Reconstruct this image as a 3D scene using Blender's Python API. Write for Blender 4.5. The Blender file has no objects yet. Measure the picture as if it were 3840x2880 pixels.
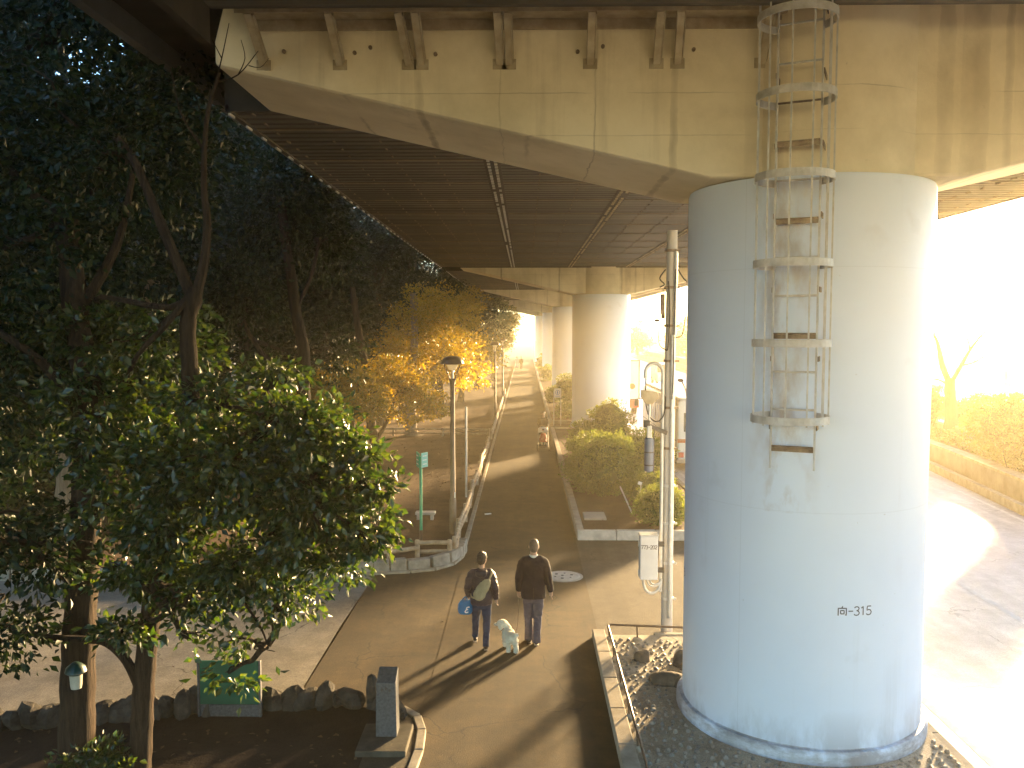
import bpy, bmesh, math, random
import numpy as np
from mathutils import Vector, Matrix, Quaternion

rnd = random.Random(7)
R = math.radians
scene = bpy.context.scene
COL = scene.collection
BASE = {}

# ------------------------------------------------------------------ mesh builder
def V(*a):
    return Vector(a)


class MB:
    def __init__(self):
        self.v = []; self.f = []; self.m = []; self.cur = 0

    def add(self, vs, fs):
        o = len(self.v)
        self.v.extend([tuple(p) for p in vs])
        for f in fs:
            self.f.append(tuple(i + o for i in f)); self.m.append(self.cur)

    def box(self, x0, x1, y0, y1, z0, z1):
        vs = [(x0, y0, z0), (x1, y0, z0), (x1, y1, z0), (x0, y1, z0), (x0, y0, z1), (x1, y0, z1), (x1, y1, z1), (x0, y1, z1)]
        self.add(vs, [(0, 3, 2, 1), (4, 5, 6, 7), (0, 1, 5, 4), (1, 2, 6, 5), (2, 3, 7, 6), (3, 0, 4, 7)])

    def obox(self, c, size, rot=None, taper=1.0):
        sx, sy, sz = [s / 2 for s in size]
        vs = []
        for z in (-1, 1):
            k = taper if z > 0 else 1.0
            for x, y in ((-1, -1), (1, -1), (1, 1), (-1, 1)):
                p = Vector((x * sx * k, y * sy * k, z * sz))
                if rot is not None:
                    p = rot @ p
                vs.append(p + Vector(c))
        self.add(vs, [(0, 3, 2, 1), (4, 5, 6, 7), (0, 1, 5, 4), (1, 2, 6, 5), (2, 3, 7, 6), (3, 0, 4, 7)])

    def bar(self, p0, p1, w, h, up=(0, 0, 1)):
        p0, p1 = Vector(p0), Vector(p1)
        d = (p1 - p0).normalized(); u = Vector(up)
        s = d.cross(u)
        if s.length < 1e-4:
            s = d.cross(Vector((0, 1, 0)))
        s.normalize(); u = s.cross(d)
        vs = []
        for p in (p0, p1):
            for a, b in ((-1, -1), (1, -1), (1, 1), (-1, 1)):
                vs.append(p + s * a * w / 2 + u * b * h / 2)
        self.add(vs, [(0, 1, 2, 3), (7, 6, 5, 4), (0, 4, 5, 1), (1, 5, 6, 2), (2, 6, 7, 3), (3, 7, 4, 0)])

    def tube(self, pts, rad, n=10, cap=True, ell=None):
        pts = [Vector(p) for p in pts]
        if not hasattr(rad, '__len__'):
            rad = [rad] * len(pts)
        vs = []; prev = None
        for i, p in enumerate(pts):
            a = pts[max(i - 1, 0)]; b = pts[min(i + 1, len(pts) - 1)]
            d = (b - a).normalized()
            if prev is None:
                r = Vector((1, 0, 0)) if abs(d.x) < .9 else Vector((0, 1, 0))
            else:
                r = prev
            s = (r - d * r.dot(d)).normalized(); t = d.cross(s); prev = s
            e = ell[i] if ell else 1.0
            for k in range(n):
                q = 2 * math.pi * k / n
                vs.append(p + s * math.cos(q) * rad[i] + t * math.sin(q) * rad[i] * e)
        fs = []
        for i in range(len(pts) - 1):
            for k in range(n):
                k2 = (k + 1) % n
                fs.append((i * n + k, i * n + k2, (i + 1) * n + k2, (i + 1) * n + k))
        if cap:
            fs.append(tuple(range(n - 1, -1, -1))); fs.append(tuple((len(pts) - 1) * n + k for k in range(n)))
        self.add(vs, fs)

    def loft(self, secs, n=20):
        # secs: (cx, cy, z, rx, ry) horizontal ellipses
        vs = []
        for cx, cy, z, rx, ry in secs:
            for k in range(n):
                q = 2 * math.pi * k / n
                vs.append((cx + math.cos(q) * rx, cy + math.sin(q) * ry, z))
        fs = []
        for i in range(len(secs) - 1):
            for k in range(n):
                k2 = (k + 1) % n
                fs.append((i * n + k, i * n + k2, (i + 1) * n + k2, (i + 1) * n + k))
        fs.append(tuple(range(n - 1, -1, -1))); fs.append(tuple((len(secs) - 1) * n + k for k in range(n)))
        self.add(vs, fs)

    def lathe(self, prof, c, n=32, cap=True):
        # prof list of (r, z)
        self.loft([(c[0], c[1], c[2] + z, max(r, 1e-4), max(r, 1e-4)) for r, z in prof], n)

    def ell(self, c, r, rot=None, n=14, m=9):
        vs = []; fs = []
        for i in range(m + 1):
            t = math.pi * i / m
            for k in range(n):
                q = 2 * math.pi * k / n
                p = Vector((math.sin(t) * math.cos(q) * r[0], math.sin(t) * math.sin(q) * r[1], -math.cos(t) * r[2]))
                if rot is not None:
                    p = rot @ p
                vs.append(p + Vector(c))
        for i in range(m):
            for k in range(n):
                k2 = (k + 1) % n
                fs.append((i * n + k, i * n + k2, (i + 1) * n + k2, (i + 1) * n + k))
        self.add(vs, fs)

    def prism(self, poly, axis, a0, a1):
        # poly 2d list, extruded along axis ('x': (y,z); 'y': (x,z); 'z': (x,y))
        def mk(p, a):
            return {'x': (a, p[0], p[1]), 'y': (p[0], a, p[1]), 'z': (p[0], p[1], a)}[axis]
        n = len(poly)
        vs = [mk(p, a0) for p in poly] + [mk(p, a1) for p in poly]
        fs = [tuple(range(n - 1, -1, -1)), tuple(range(n, 2 * n))]
        for k in range(n):
            k2 = (k + 1) % n
            fs.append((k, k2, n + k2, n + k))
        self.add(vs, fs)

    def rock(self, c, r, seed, rough=.18, n=16, m=10, flat=0):
        rr = random.Random(seed)
        ph = [(rr.uniform(-3, 3), rr.uniform(-3, 3), rr.uniform(-3, 3), rr.uniform(0, 6)) for _ in range(7)]
        o = len(self.v)
        self.ell((0, 0, 0), (1, 1, 1), n=n, m=m)
        for i in range(o, len(self.v)):
            p = Vector(self.v[i])
            k = 1 + rough * sum(math.sin(a * p.x + b * p.y + d * p.z + e) for a, b, d, e in ph) / 3
            if p.z < -flat:
                pass
            self.v[i] = (c[0] + p.x * k * r[0], c[1] + p.y * k * r[1], c[2] + p.z * k * r[2])

    def build(self, name, mats, parent=None, smooth=False, bevel=0.0, remesh=0.0, noise=0.0, seg=2, nf=38.0):
        base = BASE.get(parent.name, Vector((0, 0, 0))) if parent else Vector((0, 0, 0))
        me = bpy.data.meshes.new(name)
        vs = [(p[0] - base[0], p[1] - base[1], p[2] - base[2]) for p in self.v]
        me.from_pydata(vs, [], self.f)
        if not isinstance(mats, (list, tuple)):
            mats = [mats]
        for m in mats:
            me.materials.append(m)
        if len(mats) > 1:
            me.polygons.foreach_set('material_index', self.m)
        bm = bmesh.new(); bm.from_mesh(me)
        bmesh.ops.recalc_face_normals(bm, faces=bm.faces)
        bm.to_mesh(me); bm.free()
        o = bpy.data.objects.new(name, me)
        COL.objects.link(o)
        if bevel > 0:
            b = o.modifiers.new('b', 'BEVEL'); b.width = bevel; b.segments = seg; b.limit_method = 'ANGLE'; b.angle_limit = R(35)
        if remesh > 0:
            r = o.modifiers.new('r', 'REMESH'); r.mode = 'VOXEL'; r.voxel_size = remesh; r.use_smooth_shade = True
            s = o.modifiers.new('s', 'SMOOTH'); s.factor = .5; s.iterations = 3
            dg = bpy.context.evaluated_depsgraph_get()
            nm = bpy.data.meshes.new_from_object(o.evaluated_get(dg))
            o.modifiers.clear(); o.data = nm; nm.name = name
            if noise:
                from mathutils import noise as mn
                for v in nm.vertices:
                    v.co += v.normal * noise * (mn.noise(v.co * nf) + .6 * mn.noise(v.co * nf * 2.4))
        if smooth:
            o.data.polygons.foreach_set('use_smooth', [True] * len(o.data.polygons))
            if bevel == 0 and remesh == 0:
                try:
                    o.data.set_sharp_from_angle(angle=R(40))
                except Exception:
                    pass
        if parent:
            o.parent = parent
            BASE[o.name] = base
        return o


def tag(o, label, cat, group=None):
    o['label'] = label; o['category'] = cat
    if group:
        o['group'] = group
    return o


def thing(name, label, cat, loc=(0, 0, 0), group=None):
    o = bpy.data.objects.new(name, None); COL.objects.link(o)
    o.location = loc; o.empty_display_size = .2
    BASE[o.name] = Vector(loc)
    return tag(o, label, cat, group)


def solo(mb, name, mats, label, cat, loc=(0, 0, 0), group=None, **kw):
    o = mb.build(name, mats, None, **kw)
    if tuple(loc) != (0, 0, 0):
        o.data.transform(Matrix.Translation(-Vector(loc))); o.location = loc
    return tag(o, label, cat, group)


def struct(mb, name, mats, kind='structure', **kw):
    o = mb.build(name, mats, None, **kw); o['kind'] = kind
    return o


def dup(root, loc, rotz=0.0, scale=None, label=None):
    kids = [c for c in bpy.data.objects if c.parent == root]
    r = root.copy(); COL.objects.link(r); r.location = loc; r.rotation_euler = (0, 0, rotz)
    if scale is not None:
        r.scale = scale if hasattr(scale, '__len__') else (scale,) * 3
    if label:
        r['label'] = label
    for ch in kids:
        c = ch.copy(); COL.objects.link(c); c.parent = r
        for g in [q for q in bpy.data.objects if q.parent == ch]:
            d = g.copy(); COL.objects.link(d); d.parent = c
    return r


# ------------------------------------------------------------------ materials
class NT:
    def __init__(self, name):
        self.mat = bpy.data.materials.new(name); self.mat.use_nodes = True
        self.t = self.mat.node_tree; self.n = self.t.nodes; self.l = self.t.links
        self.p = self.n['Principled BSDF']
        self.out = self.n['Material Output']
        self._tc = None

    def new(self, t, **kw):
        x = self.n.new(t)
        for k, v in kw.items():
            setattr(x, k, v)
        return x

    def link(self, a, b):
        self.l.new(a, b)

    def tc(self, kind='Object'):
        if self._tc is None:
            self._tc = self.new('ShaderNodeTexCoord')
        return self._tc.outputs[kind]

    def mapped(self, scale=(1, 1, 1), kind='Object'):
        m = self.new('ShaderNodeMapping'); m.inputs['Scale'].default_value = scale
        if kind == 'World':
            g = self.new('ShaderNodeNewGeometry'); self.link(g.outputs['Position'], m.inputs['Vector'])
        else:
            self.link(self.tc(kind), m.inputs['Vector'])
        return m.outputs[0]

    def noise(self, scale, detail=5, rough=.6, stretch=(1, 1, 1), kind='Object'):
        x = self.new('ShaderNodeTexNoise'); x.inputs['Scale'].default_value = scale
        x.inputs['Detail'].default_value = detail; x.inputs['Roughness'].default_value = rough
        self.link(self.mapped(stretch, kind), x.inputs['Vector'])
        return x.outputs['Fac']

    def ramp(self, fac, stops):
        x = self.new('ShaderNodeValToRGB'); cr = x.color_ramp
        while len(cr.elements) < len(stops):
            cr.elements.new(.5)
        for e, (p, c) in zip(cr.elements, stops):
            e.position = p; e.color = (c, c, c, 1) if not hasattr(c, '__len__') else (*c, 1)
        self.link(fac, x.inputs['Fac'])
        return x.outputs['Color']

    def math(self, op, a, b=None, clamp=False):
        x = self.new('ShaderNodeMath', operation=op); x.use_clamp = clamp
        for i, q in enumerate((a, b)):
            if q is None:
                continue
            if isinstance(q, (int, float)):
                x.inputs[i].default_value = q
            else:
                self.link(q, x.inputs[i])
        return x.outputs[0]

    def mix(self, fac, a, b, mode='MIX'):
        x = self.new('ShaderNodeMix', data_type='RGBA', blend_type=mode)
        for s, q in ((x.inputs[0], fac), (x.inputs[6], a), (x.inputs[7], b)):
            if isinstance(q, (int, float)):
                s.default_value = q
            elif isinstance(q, tuple):
                s.default_value = (*q, 1)
            else:
                self.link(q, s)
        return x.outputs[2]

    def bump(self, h, strength=.3, dist=.02):
        b = self.new('ShaderNodeBump'); b.inputs['Strength'].default_value = strength; b.inputs['Distance'].default_value = dist
        self.link(h, b.inputs['Height']); self.link(b.outputs[0], self.p.inputs['Normal'])

    def base(self, c):
        if isinstance(c, tuple):
            self.p.inputs['Base Color'].default_value = (*c, 1)
        else:
            self.link(c, self.p.inputs['Base Color'])

    def rough(self, r, spec=.4, metal=0.0):
        if isinstance(r, (int, float)):
            self.p.inputs['Roughness'].default_value = r
        else:
            self.link(r, self.p.inputs['Roughness'])
        self.p.inputs['Specular IOR Level'].default_value = spec; self.p.inputs['Metallic'].default_value = metal


def M(name, c1, c2=None, scale=3.0, rough=.75, spec=.35, metal=0.0, bs=40.0, bump=.2, dist=.01, stretch=(1, 1, 1), lo=.35, hi=.65, kind='Object'):
    t = NT(name)
    c2 = c2 or tuple(x * .75 for x in c1)
    t.base(t.ramp(t.noise(scale, 6, .62, stretch, kind), [(lo, c2), (hi, c1)]))
    t.rough(rough, spec, metal)
    if bump:
        t.bump(t.noise(bs, 4, .6, stretch, kind), bump, dist)
    return t.mat


def mat_beam():
    t = NT('beam_concrete')
    c = t.ramp(t.noise(.55, 7, .65), [(.32, (.58, .50, .35)), (.55, (.75, .66, .49)), (.72, (.82, .735, .57))])
    st = t.ramp(t.noise(2.0, 5, .6, (1.6, 1.6, .09)), [(.56, 0.0), (.74, 1.0)])
    big = t.ramp(t.noise(.35, 3, .5), [(.4, 0.0), (.65, 1.0)])
    c = t.mix(t.math('MULTIPLY', t.math('MULTIPLY', st, big), .38), c, (.23, .17, .10))
    g = t.new('ShaderNodeNewGeometry'); s = t.new('ShaderNodeSeparateXYZ'); t.link(g.outputs['Position'], s.inputs[0])
    wob = t.math('MULTIPLY', t.math('SUBTRACT', t.noise(3.0, 4, .6, (1, 1, .5)), .5), .12)
    x = t.math('ADD', s.outputs[0], wob)
    for x0, w, k in ((-1.28, .055, .62), (1.78, .05, .5), (5.0, .10, .45), (5.35, .17, .42), (5.75, .05, .35), (6.2, .03, .5), (.84, .012, .5), (-.3, .01, .35), (2.85, .22, .28)):
        d = t.math('DIVIDE', t.math('ABSOLUTE', t.math('SUBTRACT', x, x0)), w)
        f = t.math('SUBTRACT', 1.0, d, True)
        f = t.math('MULTIPLY', t.math('POWER', f, .35, True), k)
        f = t.math('MULTIPLY', f, t.ramp(t.noise(2.2, 3, .6, (1, 1, .6)), [(.3, .25), (.6, 1.0)]))
        c = t.mix(f, c, (.2, .145, .085))
    # construction joints
    z = t.math('ADD', s.outputs[2], t.math('MULTIPLY', wob, .25))
    for z0, k in ((8.12, .45), (7.62, .3)):
        d = t.math('DIVIDE', t.math('ABSOLUTE', t.math('SUBTRACT', z, z0)), .009)
        f = t.math('MULTIPLY', t.math('SUBTRACT', 1.0, d, True), k)
        f = t.math('MULTIPLY', f, t.ramp(t.noise(.8, 3, .6), [(.42, 0.0), (.58, 1.0)]))
        c = t.mix(f, c, (.12, .085, .05))
    sp = t.ramp(t.noise(9, 3, .7), [(.70, 0.0), (.76, 1.0)])
    c = t.mix(t.math('MULTIPLY', sp, .3), c, (.24, .18, .11))
    t.base(c); t.rough(.85, .25); t.bump(t.noise(16, 8, .7), .35, .014)
    return t.mat


def mat_column():
    t = NT('column_paint')
    c = t.ramp(t.noise(.7, 6, .6), [(.3, (.645, .735, .90)), (.7, (.70, .785, .93))])
    g = t.new('ShaderNodeNewGeometry'); s = t.new('ShaderNodeSeparateXYZ'); t.link(g.outputs['Position'], s.inputs[0])
    z = s.outputs[2]
    dirt = t.math('MULTIPLY', t.math('SUBTRACT', 1.0, t.math('DIVIDE', z, .75), True), t.ramp(t.noise(2.2, 5, .65, (1, 1, .4)), [(.42, 0.0), (.62, 1.0)]))
    c = t.mix(t.math('MULTIPLY', dirt, .75), c, (.22, .23, .24))
    lip = t.math('MULTIPLY', t.math('LESS_THAN', z, .262), t.ramp(t.noise(1.7, 6, .7, (1, 1, 3)), [(.40, 0.0), (.60, 1.0)]))
    c = t.mix(t.math('MULTIPLY', lip, .72), c, (.13, .13, .135))
    drip = t.math('MULTIPLY', t.ramp(t.noise(3.0, 4, .6, (1.5, 1.5, .05)), [(.57, 0.0), (.70, 1.0)]), t.ramp(t.noise(.5, 3, .6), [(.45, 0.0), (.65, 1.0)]))
    c = t.mix(t.math('MULTIPLY', drip, .22), c, (.36, .36, .36))
    smu = t.ramp(t.noise(1.1, 4, .55), [(.66, 0.0), (.76, 1.0)])
    c = t.mix(t.math('MULTIPLY', smu, .22), c, (.35, .37, .42))
    sp = t.ramp(t.noise(14, 2, .6), [(.765, 0.0), (.79, 1.0)])
    c = t.mix(t.math('MULTIPLY', sp, .5), c, (.3, .28, .25))
    # rust washed down from the ladder fixings
    dx = t.math('DIVIDE', t.math('ABSOLUTE', t.math('SUBTRACT', s.outputs[0], 3.08)), .42)
    m = t.math('SUBTRACT', 1.0, dx, True)
    fy = t.math('LESS_THAN', s.outputs[1], 11.6)
    m = t.math('MULTIPLY', t.math('MULTIPLY', m, fy), t.math('GREATER_THAN', z, 3.1))
    rn = t.ramp(t.noise(2.6, 5, .6, (1.3, 1.3, .6)), [(.44, 0.0), (.68, 1.0)])
    c = t.mix(t.math('MULTIPLY', t.math('MULTIPLY', m, rn), .8), c, (.30, .21, .13))
    for z0 in (3.12, 6.02):
        d = t.math('DIVIDE', t.math('ABSOLUTE', t.math('SUBTRACT', z, z0)), .008)
        c = t.mix(t.math('MULTIPLY', t.math('SUBTRACT', 1.0, d, True), .12), c, (.2, .22, .25))
    d = t.math('DIVIDE', t.math('ABSOLUTE', t.math('SUBTRACT', s.outputs[0], 2.66)), .006)
    c = t.mix(t.math('MULTIPLY', t.math('SUBTRACT', 1.0, d, True), .14), c, (.2, .22, .25))
    t.base(c); t.rough(t.ramp(t.noise(1.6, 4, .6), [(.3, .34), (.7, .5)]), .45); t.bump(t.noise(2.2, 4, .5), .04, .02)
    return t.mat


def mat_asphalt(name, c1, c2, c3, streak=True, rough=.82, patch=.5):
    t = NT(name)
    c = t.ramp(t.noise(.45, 7, .68), [(.33, c3), (.5, c2), (.66, c1)])
    if streak:
        s = t.ramp(t.noise(1.9, 4, .6, (1.4, .09, 1)), [(.36, 0.0), (.62, 1.0)])
        c = t.mix(t.math('MULTIPLY', s, .45), c, tuple(x * .55 for x in c3))
        p = t.ramp(t.noise(1.1, 5, .6), [(.53, 0.0), (.6, 1.0)])
        c = t.mix(t.math('MULTIPLY', p, patch * .5), c, c1)
    sp = t.ramp(t.noise(55, 3, .75), [(.42, .72), (.62, 1.12)])
    c = t.mix(1.0, c, sp, 'MULTIPLY')
    dots = t.ramp(t.noise(7, 2, .5), [(.755, 0.0), (.78, 1.0)])
    c = t.mix(t.math('MULTIPLY', dots, .5), c, tuple(x * .45 for x in c3))
    v = t.new('ShaderNodeTexVoronoi', feature='DISTANCE_TO_EDGE'); v.inputs['Scale'].default_value = .42
    wv = t.new('ShaderNodeVectorMath', operation='ADD'); t.link(t.mapped(), wv.inputs[0])
    nz = t.new('ShaderNodeTexNoise'); nz.inputs['Scale'].default_value = 2.2; nz.inputs['Detail'].default_value = 6; t.link(t.mapped(), nz.inputs['Vector'])
    sc = t.new('ShaderNodeVectorMath', operation='SCALE'); sc.inputs['Scale'].default_value = .45; t.link(nz.outputs['Color'], sc.inputs[0]); t.link(sc.outputs[0], wv.inputs[1]); t.link(wv.outputs[0], v.inputs['Vector'])
    ck = t.math('MULTIPLY', t.math('LESS_THAN', v.outputs['Distance'], .0042), t.ramp(t.noise(.6, 3, .6), [(.46, 0.0), (.56, 1.0)]))
    c = t.mix(t.math('MULTIPLY', ck, .75), c, tuple(x * .3 for x in c3))
    tile = t.ramp(t.noise(3.2, 6, .7), [(.35, .80), (.65, 1.15)]); c = t.mix(1.0, c, tile, 'MULTIPLY')
    t.base(c); t.rough(rough, .3)
    t.bump(t.noise(75, 5, .75), .7, .014)
    return t.mat


def mat_soil(name, c1, c2, c3):
    t = NT(name)
    c = t.ramp(t.noise(1.1, 8, .7), [(.32, c3), (.5, c2), (.68, c1)])
    v = t.new('ShaderNodeTexVoronoi'); v.inputs['Scale'].default_value = 26; t.link(t.mapped(), v.inputs['Vector'])
    lf = t.ramp(v.outputs['Distance'], [(.06, 1.0), (.16, 0.0)])
    sel = t.ramp(t.noise(5, 3, .6), [(.52, 0.0), (.6, 1.0)])
    c = t.mix(t.math('MULTIPLY', t.math('MULTIPLY', lf, sel), .6), c, tuple(min(1, x * 1.7) for x in c1))
    t.base(c); t.rough(.92, .15)
    t.bump(t.noise(14, 8, .72), .8, .05)
    return t.mat


def mat_bark(name, c1, c2):
    t = NT(name)
    n = t.noise(9, 6, .72, (1.8, 1.8, .2))
    c = t.ramp(n, [(.35, c2), (.62, c1)])
    t.base(c); t.rough(.9, .2); t.bump(n, 1.0, .09)
    return t.mat


def mat_leaf(name, c1, c2, c3, trans=.35, rough=.34, spec=.5):
    t = NT(name)
    wn = t.new('ShaderNodeTexWhiteNoise')
    m = t.mapped((23, 23, 23)); fl = t.new('ShaderNodeVectorMath', operation='FLOOR'); t.link(m, fl.inputs[0])
    t.link(fl.outputs[0], wn.inputs['Vector'])
    c = t.ramp(wn.outputs['Value'], [(.1, c1), (.5, c2), (.95, c3)])
    c = t.mix(1.0, c, t.ramp(t.noise(1.3, 3, .6), [(.3, .65), (.7, 1.25)]), 'MULTIPLY')
    t.base(c); t.rough(rough, spec)
    tr = t.new('ShaderNodeBsdfTranslucent')
    tc = t.mix(1.0, c, (2.6, 2.0, .5), 'MULTIPLY'); t.link(tc, tr.inputs['Color'])
    mx = t.new('ShaderNodeMixShader'); mx.inputs[0].default_value = trans
    t.link(t.p.outputs[0], mx.inputs[1]); t.link(tr.outputs[0], mx.inputs[2]); t.link(mx.outputs[0], t.out.inputs['Surface'])
    return t.mat


def mat_soffit():
    t = NT('soffit_panels')
    g = t.new('ShaderNodeNewGeometry'); s = t.new('ShaderNodeSeparateXYZ'); t.link(g.outputs['Position'], s.inputs[0])
    y = s.outputs[1]
    rib = t.math('SINE', t.math('MULTIPLY', y, 2 * math.pi / .32))
    pan = t.new('ShaderNodeTexWhiteNoise', noise_dimensions='1D'); t.link(t.math('FLOOR', t.math('DIVIDE', y, 1.28)), pan.inputs['W'])
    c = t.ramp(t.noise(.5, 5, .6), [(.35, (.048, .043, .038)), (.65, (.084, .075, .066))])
    c = t.mix(1.0, c, t.ramp(pan.outputs['Value'], [(0.0, .68), (1.0, 1.35)]), 'MULTIPLY')
    gap = t.math('SUBTRACT', 1.0, t.math('DIVIDE', t.math('ABSOLUTE', t.math('SUBTRACT', t.math('FRACT', t.math('DIVIDE', y, .64)), .5)), .06), True)
    c = t.mix(t.math('MULTIPLY', gap, .8), c, (.03, .022, .016))
    t.base(c); t.rough(.6, .35)
    t.bump(rib, .6, .04)
    return t.mat


MAT = {}
def mats():
    m = MAT
    m['beam'] = mat_beam(); m['column'] = mat_column(); m['soffit'] = mat_soffit()
    m['path'] = mat_asphalt('path_asphalt', (.115, .074, .027), (.074, .047, .017), (.042, .027, .010))
    m['pave'] = mat_asphalt('crossing_asphalt', (.135, .108, .07), (.108, .086, .055), (.076, .06, .038), patch=.2)
    m['sand'] = mat_asphalt('plaza_grit', (.30, .27, .215), (.235, .205, .16), (.165, .142, .108), streak=False)
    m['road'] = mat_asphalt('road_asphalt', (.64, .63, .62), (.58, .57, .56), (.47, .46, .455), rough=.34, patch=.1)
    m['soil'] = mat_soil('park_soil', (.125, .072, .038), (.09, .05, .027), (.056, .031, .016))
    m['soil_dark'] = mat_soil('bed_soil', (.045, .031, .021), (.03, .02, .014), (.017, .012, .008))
    m['ground'] = mat_soil('ground_earth', (.19, .15, .10), (.15, .11, .075), (.10, .075, .05))
    m['bedconc'] = mat_asphalt('cobble_bed', (.52, .45, .34), (.43, .37, .275), (.31, .265, .195), streak=False)
    m['pebble'] = M('pebble_stone', (.30, .27, .23), (.13, .115, .10), 9, .55, .4, bs=60)
    m['rock'] = M('rock_stone', (.15, .125, .10), (.07, .058, .046), 3, .85, .25, bs=12, bump=.7, dist=.04)
    m['kerb'] = M('kerb_concrete', (.42, .37, .29), (.28, .24, .18), 4, .85, .25, bs=50, bump=.4)
    m['kerbw'] = M('kerb_granite', (.52, .50, .46), (.36, .34, .31), 5, .8, .3, bs=60, bump=.4)
    m['block'] = M('cut_stone', (.40, .36, .30), (.20, .18, .145), 3.2, .85, .25, bs=14, bump=.8, dist=.03)
    m['granite'] = M('marker_granite', (.095, .098, .105), (.05, .052, .056), 28, .6, .4, bs=80, bump=.25)
    m['steelw'] = M('ladder_paint', (.56, .57, .58), (.38, .37, .36), 7, .5, .45, bs=30)
    m['steelr'] = M('rusty_steel', (.26, .20, .15), (.075, .05, .035), 6, .75, .35, bs=30, bump=.3)
    m['steeld'] = M('dark_steel', (.085, .075, .065), (.05, .042, .035), 6, .55, .4)
    m['bracket'] = M('bracket_paint', (.47, .40, .285), (.31, .25, .165), 4, .7, .3, bs=30)
    m['girder'] = M('girder_steel', (.055, .046, .038), (.03, .025, .02), 1.5, .7, .3)
    m['barrier'] = M('sun_wall_panel', (.16, .165, .16), (.12, .122, .12), 1.5, .6, .35)
    m['pole'] = M('pole_concrete', (.47, .45, .43), (.36, .34, .32), 4, .7, .35, bs=60, stretch=(1, 1, .3))
    m['galv'] = M('galvanised', (.55, .55, .55), (.42, .42, .42), 8, .42, .5, metal=.35)
    m['boxgrey'] = M('box_paint', (.60, .60, .63), (.52, .52, .55), 3, .45, .45)
    m['canblue'] = M('canister_paint', (.16, .18, .25), (.12, .14, .19), 3, .4, .5)
    m['black'] = M('black_rubber', (.03, .028, .026), None, 5, .7, .3)
    m['ink'] = M('painted_ink', (.025, .045, .09), (.02, .035, .07), 8, .6, .3, bump=0)
    m['inkd'] = M('stencil_ink', (.07, .05, .05), (.05, .04, .04), 8, .6, .3, bump=0)
    m['bark'] = mat_bark('bark_brown', (.055, .036, .023), (.016, .011, .007))
    m['barkd'] = mat_bark('bark_dark', (.03, .022, .016), (.012, .009, .007))
    m['barkp'] = mat_bark('bark_pale', (.30, .24, .17), (.17, .13, .09))
    m['leaf'] = mat_leaf('leaf_glossy', (.011, .034, .008), (.020, .050, .010), (.050, .080, .014), .42, .40, 1.0)
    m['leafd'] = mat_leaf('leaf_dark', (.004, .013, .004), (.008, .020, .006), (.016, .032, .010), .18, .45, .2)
    m['leafy'] = mat_leaf('leaf_sun_gold', (.11, .125, .012), (.19, .165, .015), (.30, .20, .018), .5, .3, .7)  # golden sunlight put into the leaf colour, brighter than the other leaves
    m['leafs'] = mat_leaf('leaf_shrub', (.055, .10, .028), (.085, .135, .036), (.12, .165, .05), .42, .42)
    m['leafg'] = mat_leaf('leaf_grey', (.085, .115, .07), (.11, .14, .09), (.14, .17, .11), .35, .45)
    m['core'] = M('foliage_core', (.055, .09, .027), (.035, .06, .018), 5, .9, .1)
    m['wood'] = M('fence_wood', (.46, .36, .25), (.27, .195, .125), 5, .8, .25, bs=24, bump=.5, stretch=(1, 1, 1))
    m['lampm'] = M('lamp_bronze', (.13, .095, .07), (.095, .066, .048), 5, .38, .5, metal=.4)
    m['glass'] = glass_mat()
    m['cream'] = M('lantern_cream', (.45, .42, .34), None, 4, .6, .3)
    m['dplinth'] = M('plinth_stone', (.10, .088, .065), (.05, .044, .034), 4, .9, .2, bs=30, bump=.5)
    m['rubble'] = M('rubble_stone', (.075, .066, .056), (.022, .02, .017), 3.5, .92, .15, bs=10, bump=.9, dist=.05)
    m['dcap'] = M('lantern_cap', (.006, .03, .022), None, 4, .4, .5)
    m['sgreen'] = M('sign_green', (.02, .36, .20), (.015, .29, .16), 3, .45, .45)
    m['dgreen'] = M('board_green', (.004, .10, .058), (.003, .075, .043), 2, .5, .4)
    m['teal'] = M('sign_teal', (.28, .62, .55), (.22, .52, .46), 3, .4, .45)
    m['white'] = M('white_paint', (.78, .78, .76), (.68, .68, .66), 3, .5, .4)
    m['sbl'] = M('sign_blue', (.12, .25, .55), None, 4, .5, .4, bump=0)
    m['cover'] = M('cover_iron', (.60, .58, .52), (.45, .42, .37), 8, .5, .45, bs=70, bump=.4)
    m['coverd'] = M('cover_recess', (.09, .08, .07), None, 8, .8, .2)
    m['skin'] = M('skin', (.52, .33, .24), (.46, .28, .20), 9, .55, .4, bump=0)
    m['hairg'] = M('hair_grey', (.20, .145, .105), (.10, .07, .05), 60, .6, .35, bs=120, stretch=(1, 1, .3))
    m['hairb'] = M('hair_dark', (.045, .028, .02), (.025, .016, .012), 60, .5, .4, bs=120, stretch=(1, 1, .3))
    m['navy'] = M('navy_wool', (.004, .004, .017), (.003, .003, .012), 12, .85, .2, bs=200, bump=.2)
    m['trous'] = M('grey_trousers', (.085, .08, .115), (.055, .052, .08), 8, .8, .2, bs=14, bump=.5, dist=.03)
    m['shirt'] = M('white_cotton', (.75, .74, .72), None, 8, .8, .2)
    m['puffer'] = M('purple_nylon', (.018, .012, .036), (.010, .007, .022), 9, .42, .4, bs=16, bump=.6, dist=.03, stretch=(.4, .4, 2.2))
    m['denim'] = M('denim', (.022, .042, .10), (.012, .025, .066), 9, .8, .2, bs=16, bump=.5, dist=.03)
    m['shoe'] = M('black_leather', (.025, .022, .02), None, 8, .4, .5)
    m['sole'] = M('shoe_sole', (.45, .40, .32), None, 8, .7, .3)
    m['canvas'] = M('beige_canvas', (.42, .36, .235), (.30, .25, .16), 7, .8, .2, bs=14, bump=.5, dist=.03)
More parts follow.
